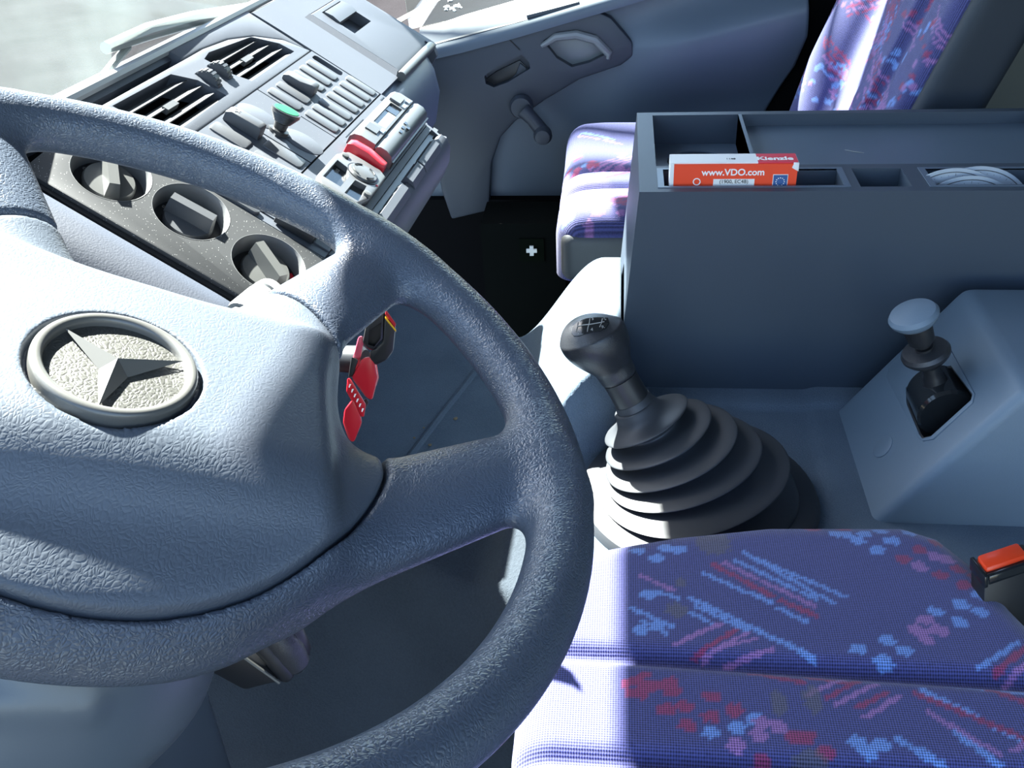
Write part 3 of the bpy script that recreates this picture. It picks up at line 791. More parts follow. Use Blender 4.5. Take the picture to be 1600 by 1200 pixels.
# green lit pull knob, tilted on its stem
kp, kt = DW(-0.004, 0.221, 0.0), at(448, 172, 'y', DW(-0.004, 0.221, 0.035).y + 0.004)
ax_ = (kt - kp).normalized(); kl = (kt - kp).length
pk = [(0, 0), (.0105, 0), (.0105, .003), (.007, .004), (.0075, kl * .42)]
for k in range(6):
    h = kl * (.45 + .075 * k); pk += [(.0085 + .0012 * k, h), (.0096 + .0012 * k, h + .0006), (.0092 + .0012 * k, h + .0022)]
pk += [(.0155, kl * .96), (.0155, kl), (.0135, kl), (0, kl)]
gk = obj('pull_knob', lathe(kp, ax_, pk, 28), M['black'], bank_m); gk['label'] = 'black ribbed pull knob with a green cap'
obj('green_cap', lathe(kp + ax_ * kl, ax_, [(.0132, -.001), (.0130, .0006), (0, .0012)], 28), M['green'], bank_m)
fl = bmesh.new(); lathe(kp, EN, [(0, -.001), (.013, -.001), (.0125, .002), (0, .002)], 4, fl)
obj('knob_base', fl, M['switch'], bank_m)

# --- radio panel
rp_cut = [db(0.288, 0.4655, 0.0535, 0.1115, -0.02, 0.02)]
rad_panel = dobj('radio_panel', db(0.062, 0.470, 0.0445, 0.1125, -0.028, 0.0, 0.0015), M['dash'])
for d_ in (0.0500,):
    dobj('panel_line', db(0.30, 0.37, d_ - .0004, d_ + .0004, -.001, 0.0004), M['black'], rad_panel)
dobj('panel_mark', db(0.452, 0.466, 0.0485, 0.0500, -.001, 0.0005), M['black'], rad_panel)
# ledge, dark groove and the two hinged flaps above the lip
dobj('ledge', db(0.062, 0.470, 0.1130, 0.1205, -0.030, -0.003, 0.001), M['dash'])
dobj('groove_strip', db(0.062, 0.492, 0.1208, 0.1272, -0.030, -0.008), M['knob'])
for l0, l1 in ((0.140, 0.272), (0.292, 0.345), (0.350, 0.432)):
    dobj('flap', loft([dl([(0.1274, -0.006), (0.1305, 0.0015), (0.139, 0.0005), (0.145, -0.005), (0.145, -0.02), (0.1274, -0.02)], l) for l in (l0, l1)]), M['dash'])
for l0 in (0.196, 0.273, 0.346, 0.433):
    dobj('flap_gap', db(l0 + .001, l0 + .012, 0.1274, 0.1320, -0.02, -0.004), M['black'])
# red rocker
rr_ = rocker('red_rocker', 0.2695, 0.059, 0.107, rad_panel, M['red'], .010, .010, .0150); rr_['label'] = 'red rocker switch with a bright cap'

# --- heater panel: three round wells with rotary knobs
# (the panel is turned 12 degrees towards the driver about its right-hand edge)
TILT = Matrix.Translation((0.048, 0, 0)) @ Matrix.Rotation(math.radians(-12), 4, 'Y') @ Matrix.Translation((-0.048, 0, 0))
def hobj(name, bm, mat, parent=dash, sharp=35):
    bm.transform(TILT); return obj(name, bm, mat, parent, True, sharp)
HK = [(-0.074, 0.002), (-0.003, 0.011), (0.076, 0.005)]
wells = []
for d, l in HK:
    c_ = bmesh.new()
    lathe((l, -d, -0.019), (0, 0, 1), [(0, 0), (.0300, 0), (.0310, .012), (.0328, .019), (.0340, .03), (0, .03)], 48, c_)
    wells.append(c_)
hp = boolean(prism([(0.0480, 0.125, -.030), (-0.047, 0.125, -.030), (-0.047, -0.110, -.030), (-0.030, -0.125, -.030), (0.0480, -0.125, -.030)], (0, 0, 0.030), 0.002), wells)
heater = hobj('heater_panel', hp, M['dash_dusty'])
hobj('panel_edge', db(-0.0515, -0.0475, -0.125, 0.110, -0.03, -0.004), M['black'])
for k, (d, l) in enumerate(HK):
    dial = lathe((l, -d, -0.0188), (0, 0, 1), [(0, 0), (.0298, 0), (.0298, .0008), (.0225, .0012), (0, .0012)], 48)
    hobj('dial', dial, M['black'], heater)
    z0 = -0.0150
    lw_ = lathe((l, -d, -0.0188), (0, 0, 1), [(.0297, 0), (.0307, .012), (.0325, .0184), (.0331, .0190), (.0335, .0190), (.0335, .0184), (.0310, .0115), (.0300, 0)], 48)
    hobj('sunlit_well_ring', lw_, M['well'], heater)  # added ring that carries the painted sunlight
    kb = lathe((l, -d, z0), (0, 0, 1), [(0, 0), (.0222, 0), (.0222, .004), (.0208, .0065), (0, .0075)], 40)
    ang = (math.radians(35), math.radians(-87), math.radians(-122))[k]        # how each grip bar is turned
    ca, sa = math.cos(ang), math.sin(ang)
    bar = [(-.0212, -.0062, .006), (.0212, -.0062, .006), (.0212, .0062, .006), (-.0212, .0062, .006), (-.0195, -.0042, .0215), (.0205, -.0042, .0215), (.0205, .0042, .0215), (-.0195, .0042, .0215)]
    bb = bmesh.new(); add_hexa(bb, [(x, y, z) for x, y, z in bar]); bevel_all(bb, .0014, 2)
    for v in bb.verts:
        x, y = v.co.x, v.co.y
        v.co.x, v.co.y, v.co.z = l + ca * x - sa * y, -d + sa * x + ca * y, v.co.z + z0
    join(kb, bb)
    hobj('rotary_knob', kb, M['knob'] if k != 1 else M['switch'], heater)
    if k == 2:       # temperature scale in red
        ar = bmesh.new(); pts_o = []; pts_i = []
        for i in range(14):
            a = math.radians(150 + i * 13)
            pts_o.append((l + math.cos(a) * .0290, -d + math.sin(a) * .0290, -.0178)); pts_i.append((l + math.cos(a) * .0242, -d + math.sin(a) * .0242, -.0176))
        loft([pts_o, pts_i], False, ar, False)
        s_ = hobj('temperature_scale', ar, M['red'], heater); s_['label'] = 'red temperature scale'
    else:
        fm_ = bmesh.new()
        for i in range(6):
            a = math.radians(30 + i * 48)
            lathe((l + math.cos(a) * .0260, -d + math.sin(a) * .0260, -.0178), (0, 0, 1), [(.0008, 0), (.0016, 0), (.0016, .0003), (.0008, .0003)], 8, fm_)
        hobj('dial_marks', fm_, M['light_grey'], heater)
# switches in the column between heater panel and radio
dobj('side_switch_panel', db(0.0495, 0.0605, -0.125, 0.1125, -0.030, -0.001, 0.001), M['dash'])
dobj('side_switch', rbox(0.055, 0.0092, -0.012, 0.042, -0.003, 0.0022), M['switch'])
sw = rocker('side_rocker', 0.066, 0.056, 0.096, rad_panel, M['black'], .004, .009, .022)
dobj('rocker_dot', lathe((0.068, -0.062, 0.0085), (0, 0, 1), [(0, 0), (.0014, 0), (.0014, .0006), (0, .0006)], 10), M['white_print'], rad_panel)

# --- passenger side: flat panel, lidded locker, grab bar
pp = [(-0.150, -0.014), (-0.139, 0.0), (-0.10, 0.0005), (0.0445, 0.0), (0.0445, -0.03), (-0.150, -0.05)]
dobj('passenger_panel', loft([dl(pp, l) for l in (0.4705, 0.556)]), M['dash'])
dobj('upper_pad', loft([dl([(-0.150, -0.014), (-0.139, -0.001), (-0.0985, -0.001), (-0.0985, -0.03), (-0.150, -0.05)], l) for l in (0.557, 0.96)]), M['dash'])
lidp = [(-0.098, -0.002), (-0.094, 0.0035), (0.034, 0.0035), (0.040, 0.001), (0.040, -0.03), (-0.098, -0.03)]
lid_bm = loft([dl(lidp, l) for l in (0.572, 0.748)])
lid_bm = boolean(lid_bm, [db(0.600, 0.682, -0.089, -0.038, -0.012, 0.02)])
lid = dobj('locker_lid', lid_bm, M['dash'])
dobj('lid_bevel', loft([dl([(-0.098, -0.001), (0.042, -0.001), (0.042, -.03), (-0.098, -.03)], 0.5565), dl([(-0.097, 0.0034), (0.038, 0.0034), (0.038, -.03), (-0.097, -.03)], 0.5715)]), M['dash'])
dobj('lid_handle', loft([dl([(-0.089, -0.004), (-0.086, 0.006), (-0.074, 0.0075), (-0.062, 0.0055), (-0.063, -0.002), (-0.074, -.006)], l) for l in (0.601, 0.681)]), M['switch'], lid)
dobj('handle_recess', db(0.600, 0.682, -0.089, -0.038, -0.0125, -0.0115), M['dash'], lid)
dobj('grab_bar', tube([(l, -0.0475, 0.003) for l in (0.556, 0.60, 0.65, 0.70, 0.736, 0.740)], [.0065, .0068, .0068, .0068, .0068, .005], 14), M['knob'])
dobj('end_groove', db(0.7495, 0.7580, -0.10, 0.05, -0.03, -0.002), M['black'])
dobj('end_trim', loft([dl([(-0.120, -0.004), (0.046, 0.0), (0.060, -0.012), (0.06, -.04), (-0.12, -.04)], l) for l in (0.7585, 0.768, 0.772)]), M['dash'])
dobj('end_clip', db(0.742, 0.757, 0.036, 0.052, -0.004, 0.004, 0.001), M['dash'])
knee = []
kp_ = [(0.044, -0.004), (0.058, -0.006), (0.075, -0.016), (0.098, -0.040), (0.112, -0.075), (0.112, -0.120), (0.09, -0.18), (0.04, -0.26)]
for l, s in ((0.46, 0.0), (0.62, 0.0), (0.70, 0.003), (0.745, 0.010), (0.775, 0.024), (0.795, 0.050), (0.80, 0.085)):
    knee.append(dl([(d - s * 0.8, z - s) for d, z in kp_] + [(0.0, -0.26), (0.0, -0.05 - s)], l))
dobj('knee_panel', loft(knee), M['knee'], sharp=60)
# --- soft pad to the left of the heater panel and the instrument side
pad_pts = [(-0.052, -0.030), (-0.054, -0.006), (-0.060, 0.002), (-0.074, 0.006), (-0.096, 0.004), (-0.114, -0.006), (-0.126, -0.022), (-0.132, -0.05), (-0.124, -0.10), (-0.052, -0.10)]
spd = []
for d, s in ((-0.16, 0.012), (-0.145, 0.002), (-0.10, 0), (0.06, 0), (0.10, 0.002), (0.118, 0.012), (0.122, 0.03)):
    spd.append([(l, -d, z - s) for l, z in pad_pts])
hobj('side_pad', loft(spd), M['dash_soft'], sharp=60)
dobj('gap_blocker', db(0.800, 1.036, -0.05, 0.02, -0.32, -0.12), M['black_matt'])  # added block that keeps stray sun off the kick panel
# instrument hood on the driver's side, behind the wheel
hood = []
for l, k in ((-0.15, .7), (-0.17, .95), (-0.30, 1.0), (-0.52, 1.0), (-0.60, .8)):
    hood.append(dl([(-0.150, -0.10), (-0.148, -0.035 * (2 - k)), (-0.10, 0.030 * k - .03), (-0.03, 0.030 * k - .03), (0.015, -0.03), (0.03, -0.10)], l))
dobj('instrument_hood', loft(hood), M['dash_soft'], sharp=50)
# lower dash under the stack, facing the footwell
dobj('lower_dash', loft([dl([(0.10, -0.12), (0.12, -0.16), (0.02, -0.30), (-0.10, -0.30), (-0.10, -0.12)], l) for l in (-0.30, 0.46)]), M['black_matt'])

# ================================================================ RADIO
radio = thing('car_radio', 'silver grey radio with a bright display and a row of small buttons', 'radio', DW(0.085, 0.377), DROT)
def rl(bm): return bm
RT = WORLD['car_radio'].inverted() @ WORLD['dashboard']
def robj(name, bm, mat):
    bm.transform(RT); return obj(name, bm, mat, radio, True)
prt = [(0.0545, -0.001), (0.0545, 0.010), (0.058, 0.0145), (0.066, 0.017), (0.0835, 0.0170), (0.0843, 0.015), (0.0843, -.001)]
prb = [(0.0862, -0.001), (0.0862, 0.015), (0.090, 0.0175), (0.098, 0.0175), (0.1055, 0.014), (0.1090, 0.008), (0.1095, -.001)]
rt = boolean(loft([dl(prt, l) for l in (0.288, 0.4645)]), [db(0.342, 0.420, 0.0645, 0.0805, 0.0135, 0.03)])
robj('faceplate', rt, M['radio'])
robj('lower_faceplate', loft([dl(prb, l) for l in (0.288, 0.4645)]), M['radio'])
robj('joint', db(0.289, 0.4635, 0.083, 0.0875, -.001, 0.0125), M['black'])
robj('display', db(0.3425, 0.4195, 0.065, 0.080, 0.012, 0.0142), simple('radio display', (0.22, 0.24, 0.24), 0.25))
robj('cassette_slot', db(0.397, 0.4185, 0.0655, 0.0795, 0.0142, 0.0150), M['gloss_black'])
for l0, d0 in ((0.300, 0.0585),):
    robj('square_button', db(l0 + .012, l0 + 0.031, d0 + .004, d0 + 0.0185, 0.0165, 0.0185, 0.001), M['radio'])
for l0 in (0.323, 0.4245, 0.446):
    robj('chrome_button', db(l0, l0 + 0.012, 0.0775, 0.0825, 0.0165, 0.0188, 0.001), metal_mat('chrome', (0.6, 0.62, 0.64), 0.2) if 'chrome' not in bpy.data.materials else bpy.data.materials['chrome'])
robj('rotary_cap', db(0.426, 0.452, 0.0605, 0.0745, 0.0165, 0.0200, 0.002), M['silver'])
for l0, d0 in ((0.352, .0965), (0.3665, .0955), (0.382, .0945), (0.3735, .1005)):
    robj('button', db(l0, l0 + 0.0065, d0 - .0018, d0 + 0.0018, 0.0165, 0.0186, 0.0006), M['gloss_black'])
robj('lower_rim', db(0.2885, 0.464, 0.1085, 0.1105, -.001, 0.009), M['black'])

# ================================================================ CONTROL UNIT with the round pad
ctl = thing('control_unit', 'silver grey control unit with a round four way pad beside the radio', 'control unit', DW(0.09, 0.215), DROT)
CT = WORLD['control_unit'].inverted() @ WORLD['dashboard']
def cobj(name, bm, mat):
    bm.transform(CT); return obj(name, bm, mat, ctl, True)
fr_poly = [(0.170, .0575), (0.235, .0570), (0.256, .0650), (0.258, .0830), (0.2585, .1040), (0.250, .1135), (0.185, .1135), (0.150, .105), (0.150, .070)]
win1 = [(0.172, .0630), (0.222, .0625), (0.219, .0760), (0.203, .0830), (0.172, .0830)]
win2 = [(0.165, .0900), (0.203, .0900), (0.205, .1030), (0.165, .1060)]
fr = boolean(prism([(l, -d, -.0005) for l, d in fr_poly], (0, 0, .0085), .0025), [prism([(l, -d, .001) for l, d in win1], (0, 0, .02)), prism([(l, -d, .001) for l, d in win2], (0, 0, .02))])
cobj('frame', fr, M['silver'])
for wi in (win1, win2):
    cobj('dark_window', prism([(l, -d, .0005) for l, d in wi], (0, 0, .0012)), M['gloss_black'])
cobj('round_pad', lathe((0.2255, -.0920, .007), (0, 0, 1), [(0, 0), (.0165, 0), (.0165, .0015), (.0150, .0035), (.008, .0045), (0, .0048)], 36), M['radio'])
ring = lathe((0.2255, -.0920, .0075), (0, 0, 1), [(.0165, 0), (.0180, 0), (.0180, .0012), (.0165, .0012)], 36); cobj('pad_ring', ring, M['black'])
for k in range(4):
    a0_ = k * math.pi / 2 + .5
    pts = [(0.2255 + math.cos(a0_ + i * .28) * .0125, -.0920 + math.sin(a0_ + i * .28) * .0125, .0118 - abs(i - 2) * .0001) for i in range(4)]
    cobj('pad_symbol', tube(pts, .0007, 6), M['black'])
cobj('small_knob', lathe((0.187, -.1085, .007), (0, 0, 1), [(0, 0), (.0045, 0), (.0042, .004), (0, .005)], 16), M['knob'])
cobj('upper_knob', lathe((0.240, -.0655, .007), (0, 0, 1), [(0, 0), (.0045, 0), (.0042, .003), (0, .004)], 16), M['knob'])
cobj('warning_lamp', lathe((0.2185, -.1110, .0075), (0, 0, 1), [(0, 0), (.0016, 0), (.0012, .0012), (0, .0016)], 10), M['red'])
for k in range(3):
    cobj('window_mark', db(0.207 + k * .0035, 0.2085 + k * .0035, .0665, .0705, .0017, .0020), M['light_grey'])

# ================================================================ STEERING WHEEL (local: x right, y forward in the wheel's plane, z out of it)
WC, WT = Vector((-0.2179, 0.3496, 1.0273)), 0.449
WN = Vector((math.sin(WT), 0, math.cos(WT))); WR = Vector((0, 1, 0)); WF = WN.cross(WR)
WROT = Matrix((WR, WF, WN)).transposed()
wheel = thing('steering_wheel', 'dark grey four spoke steering wheel with a round star emblem', 'steering wheel', WC, WROT)
UPA = math.radians(-170)
def pdir(deg): a = math.radians(deg); return math.cos(a), math.sin(a)
def wheel_sdf(X, Y, Z):
    r = np.sqrt(X * X + Y * Y)
    rim = np.sqrt((r - 0.215) ** 2 + Z * Z) - 0.0158
    T = rim
    # spokes: flattened bars that sink towards the hub
    def mirror(p):
        d = np.array(pdir(10)); p = np.array(p); return 2 * (p @ d) * d - p
    lo_a, lo_b = (0.070, -0.038), (0.190, -0.088)
    up_a, up_b = (-0.018, -0.094), (0.053, -0.200)
    for A_, B_, w0, w1_, ht, za in ((lo_a, lo_b, .0290, .0235, .0135, -.030), (up_a, up_b, .0360, .0250, .0180, -.052),
                                   (mirror(lo_a), mirror(lo_b), .0290, .0235, .0135, -.030), (mirror(up_a), mirror(up_b), .0360, .0250, .0180, -.052)):
        A_ = np.array(A_); B_ = np.array(B_); e = B_ - A_; Ls = np.linalg.norm(e); e = e / Ls
        u = (X - A_[0]) * e[0] + (Y - A_[1]) * e[1]; v = -(X - A_[0]) * e[1] + (Y - A_[1]) * e[0]
        t_ = np.clip(u / Ls, 0, 1)
        zc = za + (-0.004 - za) * t_
        hw = w0 + (w1_ - w0) * t_
        hh = ht + (0.0135 - ht) * t_
        q = np.sqrt((v / hw) ** 2 + ((Z - zc) / hh) ** 2)
        sp = (q - 1) * hh * 0.9
        sp = smax(np.maximum(sp, u - Ls - 0.004), -0.004 - u, 0.045)
        T = smin(T, sp, 0.014)
    # hub: flat face round the emblem, long slope towards the top of the wheel, steep sides
    def half(deg, dist, slope, z0=0.003):
        c, s = pdir(deg)
        t = math.atan(slope)
        return (X * c + Y * s - dist) * math.sin(t) + (Z - z0) * math.cos(t)
    top = Z - 0.003 + 0.6 * (X * X + Y * Y)
    hub = smax(top, half(-156, 0.048, 0.88), 0.012)
    hub = smax(hub, half(-168, 0.050, 1.15), 0.02)
    for deg, dist, sl in ((10, 0.074, 5.0), (-72, 0.096, 3.6), (92, 0.096, 3.6), (-118, 0.112, 1.6), (138, 0.112, 1.6)):
        hub = smax(hub, half(deg, dist, sl), 0.008)
    hub = smax(hub, r - 0.122, 0.012)
    hub = smax(hub, -(Z + 0.070), 0.016)
    back = -0.058 - 0.02
    # lower shell that carries the pad
    sh = smax(Z + 0.032, r - 0.116, 0.02)
    sh = smax(sh, half(-156, 0.048, 0.88), 0.014)
    sh = smax(sh, half(10, 0.080, 8.0), 0.012)
    sh = smax(sh, half(-58, 0.124, 8.0), 0.02)
    sh = smax(sh, half(78, 0.124, 8.0), 0.02)
    sh = smax(sh, -(Z + 0.070), 0.020)
    T = smin(T, smin(hub, sh, 0.016), 0.026)
    return T
def seam_r(X, Y):
    th = np.arctan2(Y, X) - UPA
    return 0.131 - 0.033 * np.maximum(0, np.cos(th)) ** 1.2
def pad_sdf(X, Y, Z):
    T = wheel_sdf(X, Y, Z)
    r = np.sqrt(X * X + Y * Y)
    P_ = smax(T, r - (seam_r(X, Y) - 0.0007), 0.003)
    P_ = np.maximum(P_, -(Z + 0.064))
    th = np.sqrt(X * X + Y * Y)
    well = smax(th - 0.0372, -(Z + 0.003), 0.0015)
    return smax(P_, -well, 0.0015)
def body_sdf(X, Y, Z):
    T = wheel_sdf(X, Y, Z)
    r = np.sqrt(X * X + Y * Y)
    o = smax(T, (seam_r(X, Y) + 0.0007) - r, 0.003)
    inner = T + 0.006
    return np.minimum(o, inner)
sdf_obj('rim_and_spokes', body_sdf, (-0.24, -0.24, -0.084), (0.24, 0.24, 0.022), 0.0017, M['rim'], wheel, True)
sdf_obj('horn_pad', pad_sdf, (-0.145, -0.145, -0.070), (0.145, 0.145, 0.014), 0.0016, M['pad'], wheel, True)
# emblem: dish, ring and raised three pointed star
emb = obj('emblem', lathe((0, 0, -0.003), (0, 0, 1), [(0, 0), (.0345, 0), (.0345, .0028), (.030, .0034), (0, .0034)], 64), M['emblem_face'], wheel, True)
ringp = [(.0292 + .0026 * math.cos(a), .0052 + .0028 * math.sin(a)) for a in [i * math.pi / 6 for i in range(13)]]
rb = bmesh.new(); lathe((0, 0, -0.0025), (0, 0, 1), [(.0350, -.001)] + [(.0322 + .0028 * math.cos(i * math.pi / 8), .0046 + .0030 * math.sin(i * math.pi / 8)) for i in range(9)] + [(.0294, -.001)], 72, rb)
obj('emblem_ring', rb, M['emblem'], emb, True, 50)
st = bmesh.new()
zb, zt = 0.0003, 0.0062
ctr = st.verts.new((0, 0, zt)); outer = []; inner = []
for k in range(3):
    a = math.radians(-170 + 120 * k)
    outer.append(st.verts.new((math.cos(a) * .0300, math.sin(a) * .0300, 0.0028)))
    b_ = a + math.radians(60)
    inner.append(st.verts.new((math.cos(b_) * .0072, math.sin(b_) * .0072, zb)))
for k in range(3):
    st.faces.new((ctr, inner[k - 1], outer[k])); st.faces.new((ctr, outer[k], inner[k]))
obj('emblem_star', st, M['emblem'], emb, True, 10)

# ================================================================ STEERING COLUMN, STALK, LEVER, KEYS
col = thing('column_shroud', 'grey blue steering column shroud rising to the wheel hub', 'steering column', (-0.42, 0.33, 0.10))
cdir = WN
def col_sdf(X, Y, Z):
    body = sd_box(X, Y, Z, (-0.422, 0.333, 0.49), (0.116, 0.165, 0.380), 0.022)
    up = sd_capsule(X, Y, Z, (-0.30, 0.35, 0.86), (-0.268, 0.35, 0.918), 0.080, 0.050)
    neck = sd_capsule(X, Y, Z, (-0.40, 0.34, 0.76), (-0.30, 0.35, 0.86), 0.10, 0.08)
    d = smin(smin(body, neck, 0.05), up, 0.04)
    ridge = sd_capsule(X, Y, Z, (-0.330, 0.262, 0.912), (-0.245, 0.290, 0.876), 0.010, 0.006)
    return smin(d, ridge, 0.008)
sdf_obj('shroud', col_sdf, (-0.57, 0.12, 0.09), (-0.15, 0.53, 1.0), 0.005, M['shroud'], col)
# stalk whose tip shows above the hub
s1 = at(424, 461, 'y', 0.60); s0 = Vector((-0.30, 0.40, 0.93))
stalk = thing('wiper_stalk', 'wiper stalk with a pale rounded tip and arrow above the wheel hub', 'stalk', s0)
ax = (s1 - s0).normalized(); ln = (s1 - s0).length
obj('stem', tube([s0, s0 + ax * ln * .5, s0 + ax * (ln - .02)], [.007, .008, .0105], 14), M['black'], stalk)
obj('tip', lathe(s0 + ax * (ln - .036), ax, [(0, 0), (.0125, 0), (.0135, .004), (.0137, .024), (.0120, .026), (.0120, .028), (.0135, .029), (.0125, .037), (.008, .040), (0, .041)], 24), M['light_grey'], stalk)
arrow_n = (CAM_POS - s1); arrow_n = (arrow_n - ax * arrow_n.dot(ax)).normalized()
sd_ = ax.cross(arrow_n)
ab = s0 + ax * (ln - .006) + arrow_n * .0138
obj('arrow_mark', prism([ab + ax * .000 - sd_ * .001, ab - ax * .007 - sd_ * .001, ab - ax * .007 - sd_ * .003, ab - ax * .011, ab - ax * .007 + sd_ * .003, ab - ax * .007 + sd_ * .001, ab + sd_ * .001], arrow_n * .0004), M['black_print'], stalk)
# black lever housing under the wheel
LY = 0.42
lev = thing('column_lever', 'black plastic lever housing with a slotted grip hanging under the wheel hub', 'lever', at(390, 1050, 'y', LY))
def LV(px, py, o=0.0): return at(px, py, 'y', LY + o)
obj('housing', prism([LV(300, 1040), LV(368, 1017), LV(392, 1030), LV(438, 1067), LV(412, 1073), LV(382, 1081), LV(340, 1058)], (-.010, .030, .004), .003), M['black'], lev)
gr = []
for a, o, r_ in ((LV(392, 985, .008), 0, .0105), (LV(410, 1008, .008), 0, .0105), (LV(430, 1030, .008), 0, .0105), (LV(446, 1052, .008), 0, .010), (LV(451, 1058, .008), 0, .007)):
    gr.append((a, r_))
obj('grip_rib', tube([g[0] for g in gr], [g[1] * .62 for g in gr], 12), M['black'], lev)
obj('grip', tube([LV(412, 972, .016), LV(432, 996, .016), LV(450, 1018, .016), LV(460, 1036, .016), LV(462, 1042, .016)], [.0105, .0115, .0115, .0105, .007], 14), M['knob_black'], lev)
obj('grip_back', tube([LV(432, 966, .024), LV(452, 990, .024), LV(463, 1015, .024), LV(464, 1036, .024)], [.009, .010, .010, .007], 14), M['black'], lev)
obj('slot_lip', tube([LV(366, 1016, -.001), LV(395, 1037, -.001), LV(437, 1067, -.001)], .0012, 6), M['knob'], lev)

KY = 0.60
def K(px, py, o=0.0): return at(px, py, 'y', KY + o)
keys = thing('key_bunch', 'bunch of red tagged keys hanging in the ignition beside the wheel hub', 'keys', K(570, 600))
tow = (CAM_POS - K(570, 600)).normalized()
obj('ignition_lock', lathe(K(528, 560, .03), (1, -0.25, 0.1), [(0, 0), (.010, 0), (.011, .02), (.008, .024), (0, .024)], 24), M['black'], keys)
def slab(pts, th, bev=.0025): return prism(pts, -tow * th, bev, 2)
o = obj('red_tag', slab([K(566, 560), K(576, 556), K(586, 563), K(591, 590), K(582, 626), K(573, 622), K(549, 590)], .010, .004), M['red'], keys)
o = obj('red_tag', slab([K(538, 640, .004), K(552, 622, .004), K(564, 650, .004), K(566, 660, .004), K(553, 692, .004), K(545, 688, .004), K(536, 660, .004)], .010, .004), M['red'], keys)
obj('red_tag', slab([K(580, 566, .012), K(589, 570, .012), K(592, 590, .012), K(588, 604, .012), K(580, 600, .012)], .004, .001), M['red'], keys)
fob = obj('red_band', slab([K(543, 590, .006), K(548, 592, .006), K(572, 632, .006), K(569, 652, .006), K(563, 650, .006), K(541, 612, .006)], .006, .0015), M['red'], keys)
for t in range(6):
    f = t / 5
    a_ = K(546 + 20 * f, 600 + 38 * f, .0052); b_ = K(543 + 20 * f, 606 + 38 * f, .0052)
    dd_ = (b_ - a_)
    obj('band_letter', prism([a_, a_ + dd_ * .8 + (K(548, 600) - K(546, 600)) * .5, b_ + (K(549, 600) - K(546, 600)), a_ + (K(549, 600) - K(546, 600))], tow * .0006), M['white_print'], fob)
obj('red_key_head', slab([K(551, 560, .004), K(560, 526, .004), K(566, 524, .004), K(569, 534, .004), K(564, 556, .004), K(560, 562, .004)], .006, .002), plastic('pale red plastic', (0.50, 0.06, 0.10), .3), keys)
obj('black_tag', slab([K(544, 590, .002), K(549, 557, .002), K(560, 562, .002), K(552, 588, .002)], .004, .001), M['black'], keys)
obj('black_tag', slab([K(564, 655, .016), K(571, 640, .016), K(577, 628, .016), K(572, 622, .016), K(563, 630, .016)], .004, .001), M['black'], keys)
# black folded strap with a red and gold edge
strap_o = [K(570, 545), K(571, 515), K(585, 492), K(601, 483), K(600, 515), K(597, 536), K(584, 545)]
obj('strap', boolean(slab([K(566, 535), K(572, 505), K(601, 483), K(599, 530), K(585, 546), K(576, 546)], .012, .002), [prism([K(575, 538, -.004), K(577, 516, -.004), K(596, 503, -.004), K(595, 528, -.004), K(585, 541, -.004)], -tow * .009)]), M['black'], keys)
obj('strap_end', prism([K(601, 483), K(619, 508), K(615, 548), K(605, 562), K(586, 571), K(577, 563), K(578, 548), K(586, 545), K(598, 533)], -tow * .008, .002), M['black'], keys)
obj('strap_stripe', prism([K(603, 484, -.003), K(619, 506, -.003), K(617, 512, -.003), K(602, 491, -.003)], -tow * .004, .0004), M['red'], keys)
obj('strap_stripe', prism([K(602, 494, -.003), K(619, 515, -.003), K(619, 519, -.003), K(602, 498, -.003)], -tow * .004, .0004), M['yellow'], keys)

# ================================================================ GEAR LEVER
TRAY = 0.606
RC = Vector((0.080, 0.785, TRAY))
gear = thing('gear_lever', 'black gear lever with a ball grip and a folded rubber gaiter', 'gear lever', RC)
obj('base_ring', lathe(RC + Vector((0.004, 0, 0)), (0, 0, 1), [(.086, -.004), (.118, -.004), (.1185, .004), (.115, .010), (.104, .013), (.086, .010)], 64), M['rubber'], gear)
ktop, kneck = at(934, 531, 'y', 0.838), at(986, 622, 'y', 0.828)
lax = (ktop - kneck).normalized()
def ringpts(c, n, r, seg=48, sq=0.0, wob=0.0, ph=0.0):
    u, v, a = basis(n)
    # keep a constant phase: project the X axis
    u = (Vector((1, 0, 0)) - a * a.x).normalized(); v = a.cross(u)
    out = []
    for i in range(seg):
        t = 2 * math.pi * i / seg
        rr = r * (1 + wob * math.sin(3 * t + ph))
        out.append(c + (u * math.cos(t) + v * math.sin(t)) * rr)
    return out
# gaiter: (centre from base 0 .. neck 1, radius, lean)
folds = [  # (way along the axis, radius, lean): deep valleys and thin out-turned lips
    (0.00, 0.100, 0.00), (0.02, 0.104, 0.02), (0.09, 0.098, 0.05), (0.150, 0.074, 0.14), (0.170, 0.072, 0.16),
    (0.215, 0.094, 0.20), (0.228, 0.0965, 0.21), (0.243, 0.094, 0.22), (0.300, 0.060, 0.30), (0.330, 0.058, 0.32), (0.378, 0.078, 0.37), (0.392, 0.080, 0.39), (0.407, 0.077, 0.41),
    (0.455, 0.048, 0.50), (0.485, 0.046, 0.52), (0.530, 0.068, 0.60), (0.543, 0.0705, 0.62), (0.558, 0.067, 0.64), (0.605, 0.038, 0.72), (0.635, 0.037, 0.75),
    (0.680, 0.056, 0.84), (0.693, 0.0590, 0.86), (0.707, 0.055, 0.88), (0.755, 0.029, 0.95), (0.785, 0.028, 0.97),
    (0.835, 0.0455, 1.06), (0.848, 0.0475, 1.08), (0.862, 0.043, 1.08), (0.900, 0.0255, 1.04), (0.985, 0.0225, 1.0), (1.0, 0.0215, 1.0), (1.0, 0.018, 1.0)]
gb0 = RC + Vector((0, 0, 0.008)); gb3 = at(990, 634, 'y', 0.826) 
gb1 = gb0 + Vector((0.0, 0.004, 0.035)); gb2 = gb3 - lax * 0.042 + Vector((0.006, 0, 0))
